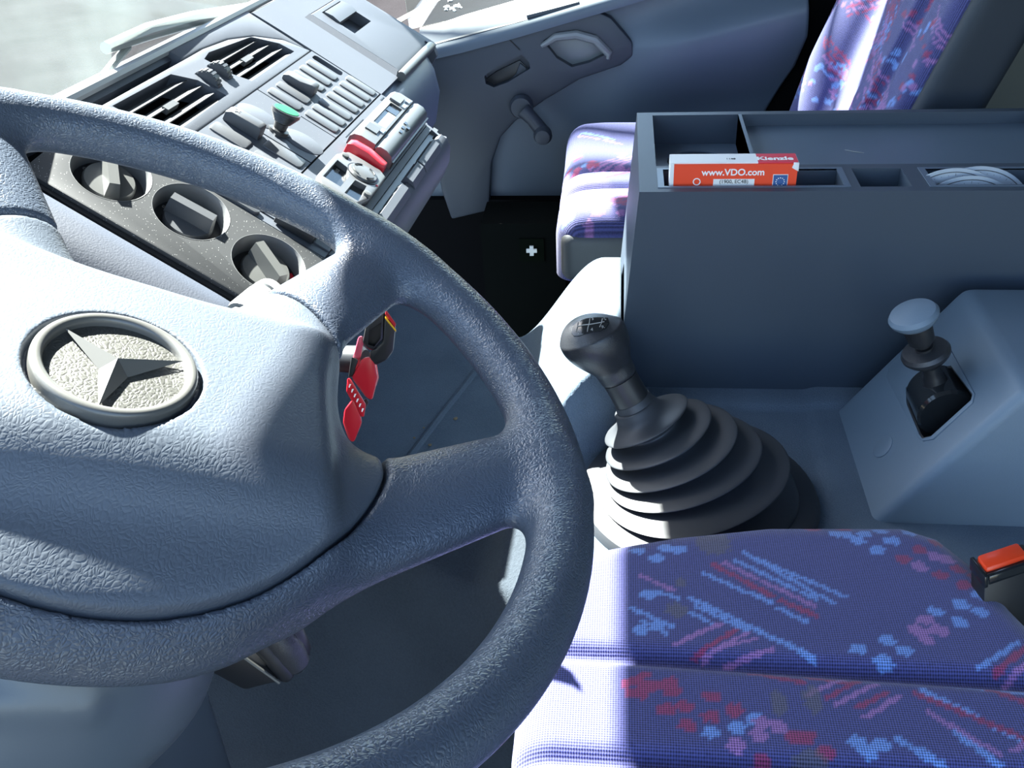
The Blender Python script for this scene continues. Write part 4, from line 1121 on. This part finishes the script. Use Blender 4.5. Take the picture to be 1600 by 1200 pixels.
def bez(t):
    return gb0 * (1 - t) ** 3 + gb1 * 3 * t * (1 - t) ** 2 + gb2 * 3 * t * t * (1 - t) + gb3 * t ** 3
rings = []
for k, (t, r_, le) in enumerate(folds):
    n_ = (Vector((0, 0, 1)) * (1 - le) + lax * le + Vector((-0.12, -0.05, 0)) * math.sin(le * math.pi)).normalized()
    rings.append(ringpts(bez(t), n_, r_, 56, 0, 0.022 if 2 < k < 26 else 0, k * .22))
gbm = loft(rings, True)
go = obj('gaiter', gbm, M['rubber'], gear, sharp=0)
sub = go.modifiers.new('smooth', 'SUBSURF'); sub.levels = 1; sub.render_levels = 2
# grip: one continuous swelling body on a collar
ku = lax
kf = (Vector((0, -1, 0)) - ku * -ku.y).normalized(); kl_ = ku.cross(kf)
KO = kneck
def knob_sdf(X, Y, Z):
    dx, dy, dz = X - KO.x, Y - KO.y, Z - KO.z
    h = dx * ku.x + dy * ku.y + dz * ku.z
    a = dx * kf.x + dy * kf.y + dz * kf.z
    b = dx * kl_.x + dy * kl_.y + dz * kl_.z
    L_ = (ktop - kneck).length
    up = Vector((0, 0, 1))
    head = (np.sqrt(((h - L_ * 0.98) / 0.0245) ** 2 + (a / 0.0265) ** 2 + ((b) / 0.0265) ** 2) - 1) * 0.0245
    hx = KO + ku * (L_ * 0.93) + Vector((-0.012, 0, 0.004))
    lobe = (np.sqrt(((X - hx.x) / 0.0265) ** 2 + ((Y - hx.y) / 0.0275) ** 2 + ((Z - hx.z) / 0.0225) ** 2) - 1) * 0.0225
    neck = np.sqrt(a * a + b * b) - (0.0165 + 0.006 * np.clip((h - 0.035) / 0.04, 0, 1))
    neck = np.maximum(neck, np.maximum(0.026 - h, h - L_))
    lipr = np.sqrt(a * a + b * b) - 0.0186; lipr = smax(lipr, np.abs(h - 0.031) - 0.006, 0.004)
    d = smin(smin(head, lobe, 0.012), neck, 0.022)
    return smin(d, lipr, 0.004)
kc = (kneck + ktop) / 2
sdf_obj('grip', knob_sdf, (kc.x - .085, kc.y - .06, kc.z - .09), (kc.x + .07, kc.y + .06, kc.z + .10), 0.0013, M['knob_black'], gear)
obj('collar', lathe(kneck - lax * 0.004, lax, [(.0, -.006), (.0175, -.006), (.0182, 0), (.0176, .018), (.0178, .0285), (.0, .0285)], 32), M['black'], gear)
obj('collar_foot', lathe(kneck - lax * 0.022, lax, [(0, 0), (.0215, 0), (.0222, .006), (.0195, .016), (.0185, .0205), (0, .0205)], 32), M['rubber'], gear)
# shift pattern plate let into the top of the grip: every point is dropped onto the grip's surface
def knob_hit(px, py, off=0.0):
    d = (FWD + RIGHT * ((px - 800) / FOCAL_PX) - UP * ((py - 600) / FOCAL_PX)).normalized()
    t = (ktop - CAM_POS).length - 0.06
    for _ in range(60):
        p = CAM_POS + d * t
        v = float(knob_sdf(np.array(p.x), np.array(p.y), np.array(p.z)))
        t += v * 0.8
    p = CAM_POS + d * t; e = 0.0008
    g = Vector([float(knob_sdf(*[np.array(c) for c in (p + w)]) - knob_sdf(*[np.array(c) for c in (p - w)])) for w in (Vector((e, 0, 0)), Vector((0, e, 0)), Vector((0, 0, e)))]).normalized()
    return p + g * off, g
plate_px = [(892, 521), (894, 511), (902, 503), (916, 498), (934, 496), (951, 497), (953, 505), (948, 513), (938, 518), (920, 521), (904, 526), (896, 526)]
pcx = (921, 510)
pb = bmesh.new(); prs = []
for f_ in (0.0, 0.35, 0.7, 0.95, 1.0):
    row = []
    for q in plate_px:
        x_, y_ = pcx[0] + (q[0] - pcx[0]) * max(f_, .02), pcx[1] + (q[1] - pcx[1]) * max(f_, .02)
        row.append(knob_hit(x_, y_, .0009 if f_ < 1 else -.0004)[0])
    prs.append(row)
loft(prs, True, pb)
obj('shift_plate', pb, M['gloss_black'], gear)
sp_ = bmesh.new()
for line_ in ([(922, 499), (921, 506), (919, 513), (918, 519)], [(903, 511), (912, 509), (922, 508), (934, 506), (944, 504)], [(904, 505), (903, 511), (901, 519)], [(941, 499), (940, 505), (937, 512)]):
    tube([knob_hit(*q, .0011)[0] for q in line_], .00045, 6, sp_)
obj('shift_lines', sp_, M['light_grey'], gear)
fcu = {}
def text_obj(name, body, size, origin, xdir, ydir, mat, parent, ext=0.0002, align='CENTER', weight=0.0):
    cu = bpy.data.curves.new('lettering', 'FONT'); cu.body = body; cu.size = size; cu.align_x = align; cu.align_y = 'CENTER'; cu.extrude = ext; cu.offset = weight
    to = bpy.data.objects.new('tmp', cu); ROOT.objects.link(to)
    dg = bpy.context.evaluated_depsgraph_get(); dg.update()
    me = bpy.data.meshes.new_from_object(to.evaluated_get(dg))
    bpy.data.objects.remove(to); bpy.data.curves.remove(cu)
    me.name = name
    xd = Vector(xdir).normalized(); yd = Vector(ydir); yd = (yd - xd * yd.dot(xd)).normalized(); zd = xd.cross(yd)
    me.transform(Matrix.Translation(Vector(origin)) @ Matrix((xd, yd, zd)).transposed().to_4x4())
    me.materials.clear()
    return link_mesh(name, me, mat, parent, False, 0)
for ch, q in (('1', (908, 502)), ('3', (926, 500)), ('5', (945, 500)), ('2', (905, 521)), ('4', (925, 516)), ('R', (942, 512))):
    p_, g_ = knob_hit(*q, .0012)
    xd = (knob_hit(q[0] + 3, q[1] - .5)[0] - knob_hit(q[0] - 3, q[1] + .5)[0])
    yd = g_.cross(xd)
    text_obj('shift_number', ch, .0050, p_, xd, yd, M['light_grey'], gear, .0001)

# ================================================================ STORAGE CONSOLE between the seats
CT_Z, CB_Z = 0.855, 0.612
CF, CBK, CL, CR = 0.976, 1.236, 0.022, 0.500
cons = thing('storage_console', 'blue grey storage box with tray and slots between the seats', 'console', (0.26, 1.1, CB_Z))
cb = bmesh.new()
add_hexa(cb, [(CL - .020, CF + .004, CB_Z), (CR + .014, CF + .004, CB_Z), (CR + .014, CBK + .01, CB_Z), (CL - .020, CBK + .01, CB_Z), (CL, CF, CT_Z), (CR, CF, CT_Z), (CR, CBK, CT_Z), (CL, CBK, CT_Z)])
bevel_all(cb, 0.011, 4)
def cutbox(x0, x1, y0, y1, z0, r=.004): return box((x0, y0, z0), (x1, y1, CT_Z + .05), r, 2)
cuts = [cutbox(0.041, 0.1455, 1.050, 1.2245, 0.817), cutbox(0.1495, 0.4855, 1.052, 1.2245, 0.8395),
        cutbox(0.0475, 0.2315, 0.9905, 1.0385, 0.752), cutbox(0.2465, 0.2975, 0.988, 1.0395, 0.790), cutbox(0.321, 0.470, 0.9905, 1.0365, 0.752)]
hole = lathe((0.0945, 1.163, 0.76), (0, 0, 1), [(0, 0), (.0365, 0), (.0365, .08), (0, .08)], 40)
body = boolean(cb, cuts + [hole])
obj('body', body, M['console'], cons)
obj('tray_floor', box((0.150, 1.0525, 0.8385), (0.485, 1.224, 0.8402), 0), M['console_in'], cons)
obj('compartment_floor', boolean(box((0.0415, 1.0505, 0.8165), (0.145, 1.224, 0.8182)), [lathe((0.0945, 1.163, 0.80), (0, 0, 1), [(0, 0), (.0360, 0), (.0360, .04), (0, .04)], 40)]), M['console_in'], cons)
obj('divider', box((0.1455, 1.050, 0.817), (0.1495, 1.2245, CT_Z + .0005), 0.0006), M['console_in'], cons)
obj('holder_floor', box((0.055, 1.12, 0.758), (0.134, 1.206, 0.7615)), M['black_matt'], cons)
for nm, (x0, x1, y0, y1) in (('slot_frame', (0.0415, 0.2370, 0.9868, 1.0425)), ('slot_frame', (0.3145, 0.476, 0.9868, 1.0405))):
    f_ = boolean(box((x0, y0, CT_Z - .0015), (x1, y1, CT_Z + .0006), .0004, 1), [box((x0 + .0065, y0 + .0040, CT_Z - .02), (x1 - .006, y1 - .004, CT_Z + .02), .003, 2)])
    obj(nm, f_, M['console_in'], cons)
obj('slot_insert', boolean(box((0.2475, 0.989, 0.810), (0.283, 1.012, 0.8145)), [box((0.250, 0.9915, 0.80), (0.2805, 1.0095, 0.82))]), M['console_in'], cons)
ms = bmesh.new(); tube([at(1320, 234, 'z', .8404), at(1335, 237, 'z', .8406), at(1350, 239, 'z', .8404)], [.0003, .0007, .0003], 6, ms)
obj('scratch', ms, M['light_grey'], cons)

# the orange card box standing in the front slot
bx = thing('card_box', 'orange red cardboard box standing in the front slot of the console', 'box', (0.12, 1.015, 0.754))
BX0, BX1, BY0, BY1, BZ0, BZ1 = 0.0545, 0.1830, 0.9965, 1.0235, 0.754, 0.8765


obj('carton', box((BX0, BY0, BZ0), (BX1, BY1, BZ1), 0.0012, 2), M['orange_card'], bx)
obj('top_flap', box((BX0 - .0006, BY0 + .002, BZ1), (BX1 - .040, BY1 + .0008, BZ1 + .0012), .0004, 1), M['white_card'], bx)
obj('top_flap', box((BX1 - .040, BY0 + .002, BZ1), (BX1 + .0006, BY1 + .0008, BZ1 + .0011), .0004, 1), M['crimson_print'], bx)
wl_ = bmesh.new(); box((BX0 - .0008, BY0 - .0004, BZ0), (BX0 + .0030, BY1 + .0006, BZ1 + .0008), .0006, 1, wl_); 
obj('worn_edge', wl_, M['white_card'], bx)
obj('worn_corner', prism([(BX1 - .006, BY0 - .0006, BZ1 - .004), (BX1 + .001, BY0 - .0006, BZ1 - .008), (BX1 + .001, BY0 - .0006, BZ1 + .001), (BX1 - .004, BY0 - .0006, BZ1 + .001)], (0, .0272, 0), .0003), M['white_card'], bx)
YF = BY0 - .0003
text_obj('lettering', 'www.VDO.com', .0098, (0.1182, YF, BZ1 - .0088), (1, 0, 0), (0, 0, 1), M['white_print'], bx, .0002, 'CENTER', .0002)
ZT_ = BZ1 + .00135
text_obj('lettering', 'Kienzle', .0125, (0.1610, BY0 + .0125, ZT_), (1, 0, 0), (0, 1, 0), M['white_print'], bx, .0002, 'CENTER', .0003)
text_obj('lettering', '1140', .0050, (0.1160, BY0 + .0125, ZT_), (1, 0, 0), (0, 1, 0), M['black_print'], bx)
obj('white_label', box((0.0985, YF - .0003, BZ1 - .028), (0.1405, YF + .0004, BZ1 - .0158)), M['white_card'], bx)
text_obj('lettering', '(1900, EC4B)', .0055, (0.1195, YF - .0006, BZ1 - .0185), (1, 0, 0), (0, 0, 1), M['black_print'], bx)
obj('blue_flag', boolean(box((0.1590, YF - .0003, BZ1 - .026), (0.1742, YF + .0004, BZ1 - .0110)), []), M['white_card'], bx)
obj('flag_field', box((0.1596, YF - .0005, BZ1 - .0254), (0.1736, YF + .0002, BZ1 - .0116)), M['blue_print'], bx)
sb = bmesh.new()
for k in range(12):
    a = 2 * math.pi * k / 12
    cx, cz = 0.1666 + math.cos(a) * .0042, BZ1 - .0188 + math.sin(a) * .0042
    lathe((cx, YF - .0004, cz), (0, -1, 0), [(0, 0), (.0006, 0), (.0006, .0003), (0, .0003)], 6, sb)
obj('flag_stars', sb, M['white_print'], bx)
obj('round_logo', lathe((0.0815, YF - .0001, BZ1 - .0185), (0, -1, 0), [(.0030, 0), (.0040, 0), (.0040, .0004), (.0030, .0004)], 20), M['white_print'], bx)

# paper discs standing in the rear slot
for k, (px, top, yy, lab) in enumerate(((1497, 266, 1.012, 'grey paper chart disc leaning leftmost in the rear console slot'),
                                     (1536, 263, 1.022, 'grey paper chart disc standing tallest at the back of the console slot'),
                                     (1522, 278, 1.002, 'grey paper chart disc in front of the other two in the console slot'))):
    tp = at(px, top, 'y', yy)
    c_ = tp - Vector((0, 0, 0.0605))
    nrm = Vector((0, -1, 0.10)).normalized()
    t = thing('paper_disc', lab, 'disc', c_, group='paper discs in the console')
    obj('sheet', lathe(c_, nrm, [(.0115, 0), (.0610, 0), (.0610, .0012), (.0115, .0012)], 72), M['paper'], t)
    pr = bmesh.new()
    for r_ in (.0565, .0570, .047):
        lathe(c_ + nrm * .0013, nrm, [(r_, 0), (r_ + .0004, 0), (r_ + .0004, .0001), (r_, .0001)], 72, pr)
    for i in range(48):
        a = 2 * math.pi * i / 48; u, v, _ = basis(nrm)
        dr = u * math.cos(a) + v * math.sin(a)
        tube([c_ + nrm * .0013 + dr * .0530, c_ + nrm * .0013 + dr * (.0540 if i % 4 else .0556)], .00018, 4, pr)
    obj('scale', pr, M['black_print'], t)

# ================================================================ HANDBRAKE CONSOLE
HB0, HB1 = 0.752, 0.948
hbt = thing('handbrake_console', 'blue grey wedge shaped console carrying the parking brake lever', 'brake console', (0.38, 0.85, 0.602))
sA, sB = Vector((0.243, 0, 0.602)), Vector((0.3535, 0, 0.763))
wb = prism([(sA.x, HB0, sA.z), (0.66, HB0, 0.602), (0.66, HB0, 0.763), (sB.x, HB0, sB.z)], (0, HB1 - HB0, 0), 0.0)
bevel_all(wb, 0.010, 4)
sdir = (sB - sA).normalized(); sn = Vector((-sdir.z, 0, sdir.x))
def H(px, py, off=0.0): return on_plane(px, py, sA + sn * off, sn)
slotp = [(1417, 606), (1440, 588), (1478, 573), (1487, 572), (1521, 617), (1519, 626), (1456, 683), (1443, 686), (1438, 680), (1418, 632)]
bezelp = [(1386, 590), (1390, 575), (1412, 553), (1480, 535), (1524, 616), (1521, 630), (1459, 687), (1443, 690), (1434, 683)]
cavity = prism([H(*q) + sn * .012 for q in slotp], sn * -.050)
obj('housing', boolean(wb, [cavity]), M['brake'], hbt)
bz = boolean(prism([H(*q) - sn * .0008 for q in bezelp], sn * .0022, .0006), [prism([H(*q) + sn * .012 for q in slotp], sn * -.040)])
obj('bezel', bz, M['brake'], hbt)
obj('slot_floor', prism([H(*q) - sn * .030 for q in slotp], sn * .006), M['black_matt'], hbt)
obj('slot_lining', boolean(prism([H(*q) - sn * .026 for q in slotp], sn * .0262), [prism([H(1468 + (q[0] - 1468) * .955, 630 + (q[1] - 630) * .955) + sn * .02 for q in slotp], sn * -.06)]), M['black'], hbt)
cc = H(1380, 698)
obj('cover_cap', lathe(cc - sn * .001, sn, [(0, 0), (.0125, 0), (.0125, .0018), (.0105, .0026), (0, .0012)], 36), M['brake'], hbt)
lever = thing('parking_brake_lever', 'dark mushroom topped parking brake lever with a lower collar disc', 'brake lever', H(1470, 620))
dy = 0.5 * (H(1440, 640).y + H(1500, 600).y)
dc = H(1472, 628, -.012)
obj('drum', lathe(Vector((dc.x, dc.y - .025, dc.z)), (0, 1, 0), [(0, 0), (.026, 0), (.0285, .003), (.0285, .047), (.026, .050), (0, .050)], 48), M['gloss_black'], lever)
obj('drum_slot', box((-.0014, -.008, 0), (.0014, .008, .0012)), M['black'], lever).matrix_local = Matrix.Translation(WORLD[lever.name].inverted() @ (H(1455, 632, .016)))
lb0, lb1 = at(1464, 606, 'y', dc.y), at(1424, 482, 'y', dc.y - .004)
la = (lb1 - lb0).normalized(); ll = (lb1 - lb0).length
obj('stem', lathe(lb0 - la * .014, la, [(0, 0), (.0125, 0), (.0120, .020), (.0100, .030), (.0085, .034), (.0085, .066), (0, .066)], 28), M['black'], lever)
obj('collar', lathe(lb0 + la * (ll * .40), la, [(0, -.010), (.0100, -.010), (.0125, -.004), (.0195, -.001), (.0225, .003), (.0228, .006), (.0205, .0095), (.012, .0105), (0, .0105)], 40), M['knob_black'], lever)
obj('upper_stem', lathe(lb0 + la * (ll * .55), la, [(0, 0), (.0075, 0), (.0080, .004), (.0120, .006), (.0132, .020), (.0128, .026), (0, .026)], 28), M['black'], lever)
obj('mushroom_knob', lathe(lb0 + la * (ll - .018), la, [(0, -.002), (.0130, -.002), (.0185, .002), (.0222, .0065), (.0230, .0100), (.0205, .0140), (.0140, .0160), (0, .0168)], 40), M['brake'], lever)
obj('side_clip', box((-.004, -.010, -.006), (.004, .010, .006), .0015), M['black'], lever).matrix_local = Matrix.Translation(WORLD[lever.name].inverted() @ H(1484, 604, .010))

# ================================================================ SEATS
NAVY = np.array((0.040, 0.042, 0.125)); LBLUE = np.array((0.090, 0.160, 0.36)); PINK = np.array((0.170, 0.085, 0.21)); WINE = np.array((0.150, 0.026, 0.075)); OLIVE = np.array((0.070, 0.065, 0.075))
SEAT_Z = 0.690
def seat_pt(q): p = at(q[0], q[1], 'z', SEAT_Z); return np.array((p.x, p.y))
LB_S = [((1172, 875), (1320, 938), 4), ((1160, 868), (1300, 948), 4), ((1150, 882), (1275, 942), 4), ((1097, 900), (1162, 930), 4), ((1172, 932), (1203, 947), 4), ((1215, 955), (1258, 977), 4), ((1078, 940), (1270, 1033), 5), ((1088, 953), (1165, 990), 4), ((1080, 962), (1120, 985), 4),
        ((1440, 1085), (1600, 1165), 6), ((1480, 1070), (1600, 1087), 5), ((1530, 1048), (1590, 1010), 4), ((1490, 1150), (1560, 1200), 5), ((1440, 1180), (1490, 1210), 5), ((1400, 1160), (1450, 1190), 5), ((985, 955), (1050, 985), 4), ((1000, 975), (1040, 995), 4), ((1020, 930), (1060, 940), 4)]
PK_S = [((1130, 885), (1270, 952), 4), ((1055, 1012), (1125, 980), 4), ((1098, 1030), (1168, 995), 4), ((1110, 1022), (1182, 1003), 3), ((1135, 1036), (1205, 1020), 4), ((1000, 905), (1052, 928), 4), ((1260, 1092), (1320, 1063), 4), ((1305, 1107), (1370, 1073), 4), ((1350, 1127), (1405, 1093), 4), ((1570, 1068), (1600, 1045), 4), ((1450, 1120), (1560, 1185), 4), ((1580, 1180), (1620, 1160), 4)]
WN_S = [((1115, 888), (1205, 937), 5), ((1220, 945), (1275, 968), 5), ((1085, 1027), (1150, 990), 4), ((1170, 1053), (1255, 1072), 5), ((1290, 1097), (1340, 1068), 4), ((1340, 1112), (1385, 1088), 4), ((1430, 1090), (1600, 1160), 5), ((1540, 1078), (1600, 1104), 5), ((1555, 1055), (1605, 1015), 5), ((985, 1090), (1050, 1070), 8), ((980, 1075), (1010, 1060), 7), ((1260, 1060), (1330, 1075), 4)]
LB_B = [(1305, 838), (1338, 850), (1375, 832), (1395, 850), (1420, 835), (1370, 865), (1390, 850), (1340, 1020), (1385, 1007), (1412, 1022), (1380, 1038), (1460, 962), (1500, 950), (1530, 962), (1500, 978), (1528, 935), (1110, 1150), (1150, 1142), (1178, 1130), (1340, 1165), (1355, 1180), (1375, 1170), (997, 865), (1025, 878), (1060, 865), (1012, 935), (1000, 990), (1025, 985), (1320, 840), (1350, 838), (1040, 862)]
WN_B = [(1410, 880), (1435, 865), (1460, 850), (1470, 905), (1495, 895), (1505, 920), (1525, 905), (1040, 1115), (1070, 1110), (1110, 1095), (1075, 1140), (1147, 1115), (1110, 1125), (1000, 1090), (1010, 1075), (1050, 1085), (1240, 1160), (1260, 1158), (1290, 1180), (1190, 1190), (1320, 825), (1270, 826)]
PK_B = [(1430, 990), (1445, 975), (1460, 990), (1445, 1005), (1470, 992), (1190, 1135), (1215, 1143), (1185, 1155), (1150, 1170), (1435, 890), (1460, 875), (1480, 880)]
ST = [(1057, 960, 16, 14), (1115, 852, 30, 26), (1215, 1105, 11, 18), (1270, 1098, 14, 20), (1062, 915, 8, 8), (1270, 1195, 26, 14)]
def paint_strokes(P2, segs, blobs, stains, jit):
    col = np.tile(NAVY, (len(P2), 1)).astype(np.float64)
    for c, S in segs:
        for a, b, w in S:
            d = b - a; t = np.clip(((P2 - a) @ d) / (d @ d), 0, 1)
            dist = np.linalg.norm(P2 - a - t[:, None] * d, axis=1)
            col[dist < w * (0.75 + 0.4 * jit)] = c
    for c, B in blobs:
        for a, rx, ry in B:
            q = (P2 - a) / (rx, ry)
            col[(q ** 2).sum(1) < 0.7 + 0.6 * jit] = c
    for a, rx, ry in stains:
        q = (P2 - a) / (rx, ry)
        m = (q ** 2).sum(1) < 0.6 + 0.8 * jit
        col[m] = col[m] * 0.35 + OLIVE * 0.65
    return col
def driver_colour(v):
    P2 = v[:, :2]
    h = np.abs(np.sin(v[:, 0] * 1913.7 + v[:, 1] * 2711.3) * 43758.5) % 1
    sg = []
    rng = random.Random(5)
    for c, S in ((LBLUE, LB_S), (WINE, WN_S), (PINK, PK_S)):
        sg.append((c, [(seat_pt(a), seat_pt(b), w * .00050) for a, b, w in S]))
    extra = []
    for k in range(26):       # the part of the cushion under the wheel and towards the door
        a = np.array((rng.uniform(-.12, .32), rng.uniform(.12, .40))); an = rng.uniform(-.7, .7); ln_ = rng.uniform(.03, .09)
        extra.append((a, a + np.array((math.cos(an), math.sin(an))) * ln_, .0025))
    sg.append((LBLUE, extra[:10])); sg.append((WINE, extra[10:18])); sg.append((PINK, extra[18:]))
    bl = [(c, [(seat_pt(q), .0062, .0052) for q in B]) for c, B in ((LBLUE, LB_B), (WINE, WN_B), (PINK, PK_B))]
    stn = [(seat_pt((x, y)), rx * .00048, ry * .00058) for x, y, rx, ry in ST]
    return paint_strokes(P2, sg, bl, stn, h)
OUT = np.array([(-.066, .12), (.345, .12), (.345, .47), (.322, .52), (.306, .560), (.292, .606), (.272, .640), (.242, .655), (.13, .650), (.05, .634), (.0, .619), (-.05, .602), (-.066, .59)])
def sd_poly(X, Y, V):
    d = np.full(X.shape, 1e9); s = np.ones(X.shape)
    n = len(V)
    for i in range(n):
        a, b = V[i], V[i - 1]
        e = b - a; wx, wy = X - a[0], Y - a[1]
        t = np.clip((wx * e[0] + wy * e[1]) / (e @ e), 0, 1)
        d = np.minimum(d, (wx - e[0] * t) ** 2 + (wy - e[1] * t) ** 2)
        c1, c2, c3 = Y >= a[1], Y < b[1], e[0] * wy > e[1] * wx
        s = np.where((c1 & c2 & c3) | (~c1 & ~c2 & ~c3), -s, s)
    return s * np.sqrt(d)
def dseat_sdf(X, Y, Z):
    d2 = sd_poly(X[:, :, 0], Y[:, :, 0] - 0.010, OUT)[:, :, None]
    y1 = 0.497 - 0.03 * (X - 0.1); y2 = 0.413 + 0.01 * (X - 0.1)
    zt = SEAT_Z + 0.004 - 0.010 * np.exp(-((Y - y1) / 0.007) ** 2) - 0.010 * np.exp(-((Y - y2) / 0.007) ** 2)
    r = 0.030
    a, b = d2 + r, (Z - zt) + r
    d = np.sqrt(np.maximum(a, 0) ** 2 + np.maximum(b, 0) ** 2) + np.minimum(np.maximum(a, b), 0) - r
    return np.maximum(d, 0.614 - Z)
ds = thing('driver_seat', 'navy patterned driver seat cushion with red and light blue strokes', 'seat', (0.1, 0.38, 0.10))
cush = sdf_obj('cushion', dseat_sdf, (-.14, .105, .60), (.36, .68, .71), 0.0026, M['fabric'], ds, colour=driver_colour)
obj('seat_base', box((-0.03, 0.16, 0.128), (0.34, 0.49, 0.614), 0.02), M['seat_dark'], ds)

# belt buckle at the rear corner of the cushion
BZ_ = 0.715
def Bk(px, py, z=BZ_): return at(px, py, 'z', z)
bk = thing('belt_buckle', 'black seat belt buckle with orange red release button beside the driver cushion', 'belt buckle', at(1570, 900, 'z', .66))
e1 = (Bk(1592, 845) - Bk(1523, 868)); e2 = (Bk(1538, 897) - Bk(1519, 872))
o_ = Bk(1519, 872)
U1, U2 = e1.normalized(), e2.normalized()
dn = Vector((0.10, -0.25, -1.0)).normalized()
def BB(u, v, w): return o_ + U1 * u + U2 * v + dn * w
def bbox(u0, u1, v0, v1, w0, w1, bev): 
    b = bmesh.new(); add_hexa(b, [BB(u0, v0, w1), BB(u1, v0, w1), BB(u1, v1, w1), BB(u0, v1, w1), BB(u0, v0, w0), BB(u1, v0, w0), BB(u1, v1, w0), BB(u0, v1, w0)]); bmesh.ops.recalc_face_normals(b, faces=b.faces)
    return bevel_all(b, bev, 2)
obj('body', bbox(-.001, .050, -.001, .0200, .0015, .085, .003), M['black'], bk)
obj('release_button', bbox(.0035, .0420, .0015, .0155, -.0025, .006, .0018), M['orange'], bk)
obj('edge_rim', bbox(-.0015, .0025, -.0015, .0205, .000, .010, .001), M['gloss_black'], bk)
obj('lower_rim', bbox(.0025, .050, .0170, .0208, .0005, .008, .001), M['gloss_black'], bk)
obj('strap', bbox(.012, .040, .004, .010, .07, .16, .002), M['black_matt'], bk)

# passenger seat
PZ = 0.680
ps = thing('passenger_seat', 'navy patterned passenger seat with grey vinyl side and bolstered backrest', 'seat', (0.15, 1.5, 0.10))
s1y, s2y = at(940, 267, 'z', PZ).y, at(940, 293, 'z', PZ).y
def rand_pattern(seed, lo, hi, n=46, s=1.0):
    rng = random.Random(seed); sg = {0: [], 1: [], 2: []}; bl = {0: [], 1: [], 2: []}
    for k in range(n):
        a = np.array((rng.uniform(lo[0], hi[0]), rng.uniform(lo[1], hi[1])))
        g = rng.randrange(3); an = rng.choice((.55, .62, -.5)) + rng.uniform(-.1, .1)
        if rng.random() < .5:
            for j in range(rng.randrange(2, 5)):
                o = np.array((-math.sin(an), math.cos(an))) * .008 * j * s
                sg[g if j % 2 else rng.randrange(3)].append((a + o, a + o + np.array((math.cos(an), math.sin(an))) * rng.uniform(.04, .09) * s, .0022 * s))
        else:
            for j in range(rng.randrange(4, 8)):
                bl[g].append((a + np.array((rng.uniform(-.03, .03), rng.uniform(-.03, .03))) * s, .0065 * s, .0055 * s))
    cols = (LBLUE, WINE, PINK)
    return [(cols[i], sg[i]) for i in range(3)], [(cols[i], bl[i]) for i in range(3)]
pa, pb_ = rand_pattern(11, (-.1, 1.3), (.45, 1.72), 70)
def pass_col(v):
    h = np.abs(np.sin(v[:, 0] * 1913.7 + v[:, 1] * 2711.3) * 43758.5) % 1
    return paint_strokes(v[:, :2], pa, pb_, [], h)
def pseat_sdf(X, Y, Z):
    zt = PZ + 0.006 - 0.014 * np.exp(-((Y - s1y) / 0.010) ** 2) - 0.014 * np.exp(-((Y - s2y) / 0.010) ** 2) + 0.020 * sst(s1y + .08, s1y + .2, Y)
    zt = zt - 0.9 * np.clip(-0.02 - X, 0, 1) ** 1.7
    q = sd_box(X, Y, Z, (0.185, 1.505, 0.60), (0.275, 0.190, 0.12), 0.035)
    return smax(q, Z - zt, 0.04)
sdf_obj('cushion', pseat_sdf, (-.11, 1.29, .575), (.36, 1.72, .73), 0.004, M['fabric'], ps, colour=pass_col)
vs = lambda X, Y, Z: sd_box(X, Y, Z, (0.180, 1.335, 0.615), (0.262, 0.024, 0.040), 0.018)
sdf_obj('side_valance', vs, (-.10, 1.30, .56), (.40, 1.37, .67), 0.004, M['vinyl'], ps)
obj('seat_box', box((-0.055, 1.335, 0.105), (0.45, 1.66, 0.580), 0.018), M['vinyl'], ps)
def lean(X, Z): return X - (0.3625 + 0.36 * (Z - 0.824) + 0.10 * np.maximum(0, 0.80 - Z))
def back_sdf(X, Y, Z):
    s = lean(X, Z)
    b = sd_box(s, Y, Z, (0.040, 1.525, 1.00), (0.040, 0.195, 0.45), 0.025)
    c = np.sqrt(((s - 0.005) / 0.052) ** 2 + ((Y - 1.675) / 0.060) ** 2)
    bol = (c - 1) * 0.052; bol = np.maximum(bol, np.abs(Z - 1.0) - 0.43)
    mid = sd_box(s, Y, Z, (0.020, 1.455, 1.00), (0.034, 0.038, 0.42), 0.016)
    d = smin(smin(b, bol, 0.02), mid, 0.012)
    for yy in (1.412, 1.497):
        g = np.sqrt((s + 0.010) ** 2 + (Y - yy) ** 2) - 0.012
        d = smax(d, -g, 0.006)
    return d
pa2, pb2 = rand_pattern(23, (1.3, .6), (1.75, 1.2), 220, 0.75)
def back_col(v):
    h = np.abs(np.sin(v[:, 1] * 1913.7 + v[:, 2] * 2711.3) * 43758.5) % 1
    c = paint_strokes(v[:, 1:], pa2, pb2, [], h)
    return c
sdf_obj('backrest', back_sdf, (.20, 1.31, .60), (.66, 1.76, 1.42), 0.0045, M['fabric_back'], ps, colour=back_col)
def shell_sdf(X, Y, Z):
    s = lean(X, Z)
    return sd_box(s, Y, Z, (0.064, 1.52, 1.00), (0.047, 0.205, 0.445), 0.02)
sdf_obj('back_shell', shell_sdf, (.22, 1.30, .56), (.72, 1.75, 1.42), 0.006, M['seat_dark'], ps)
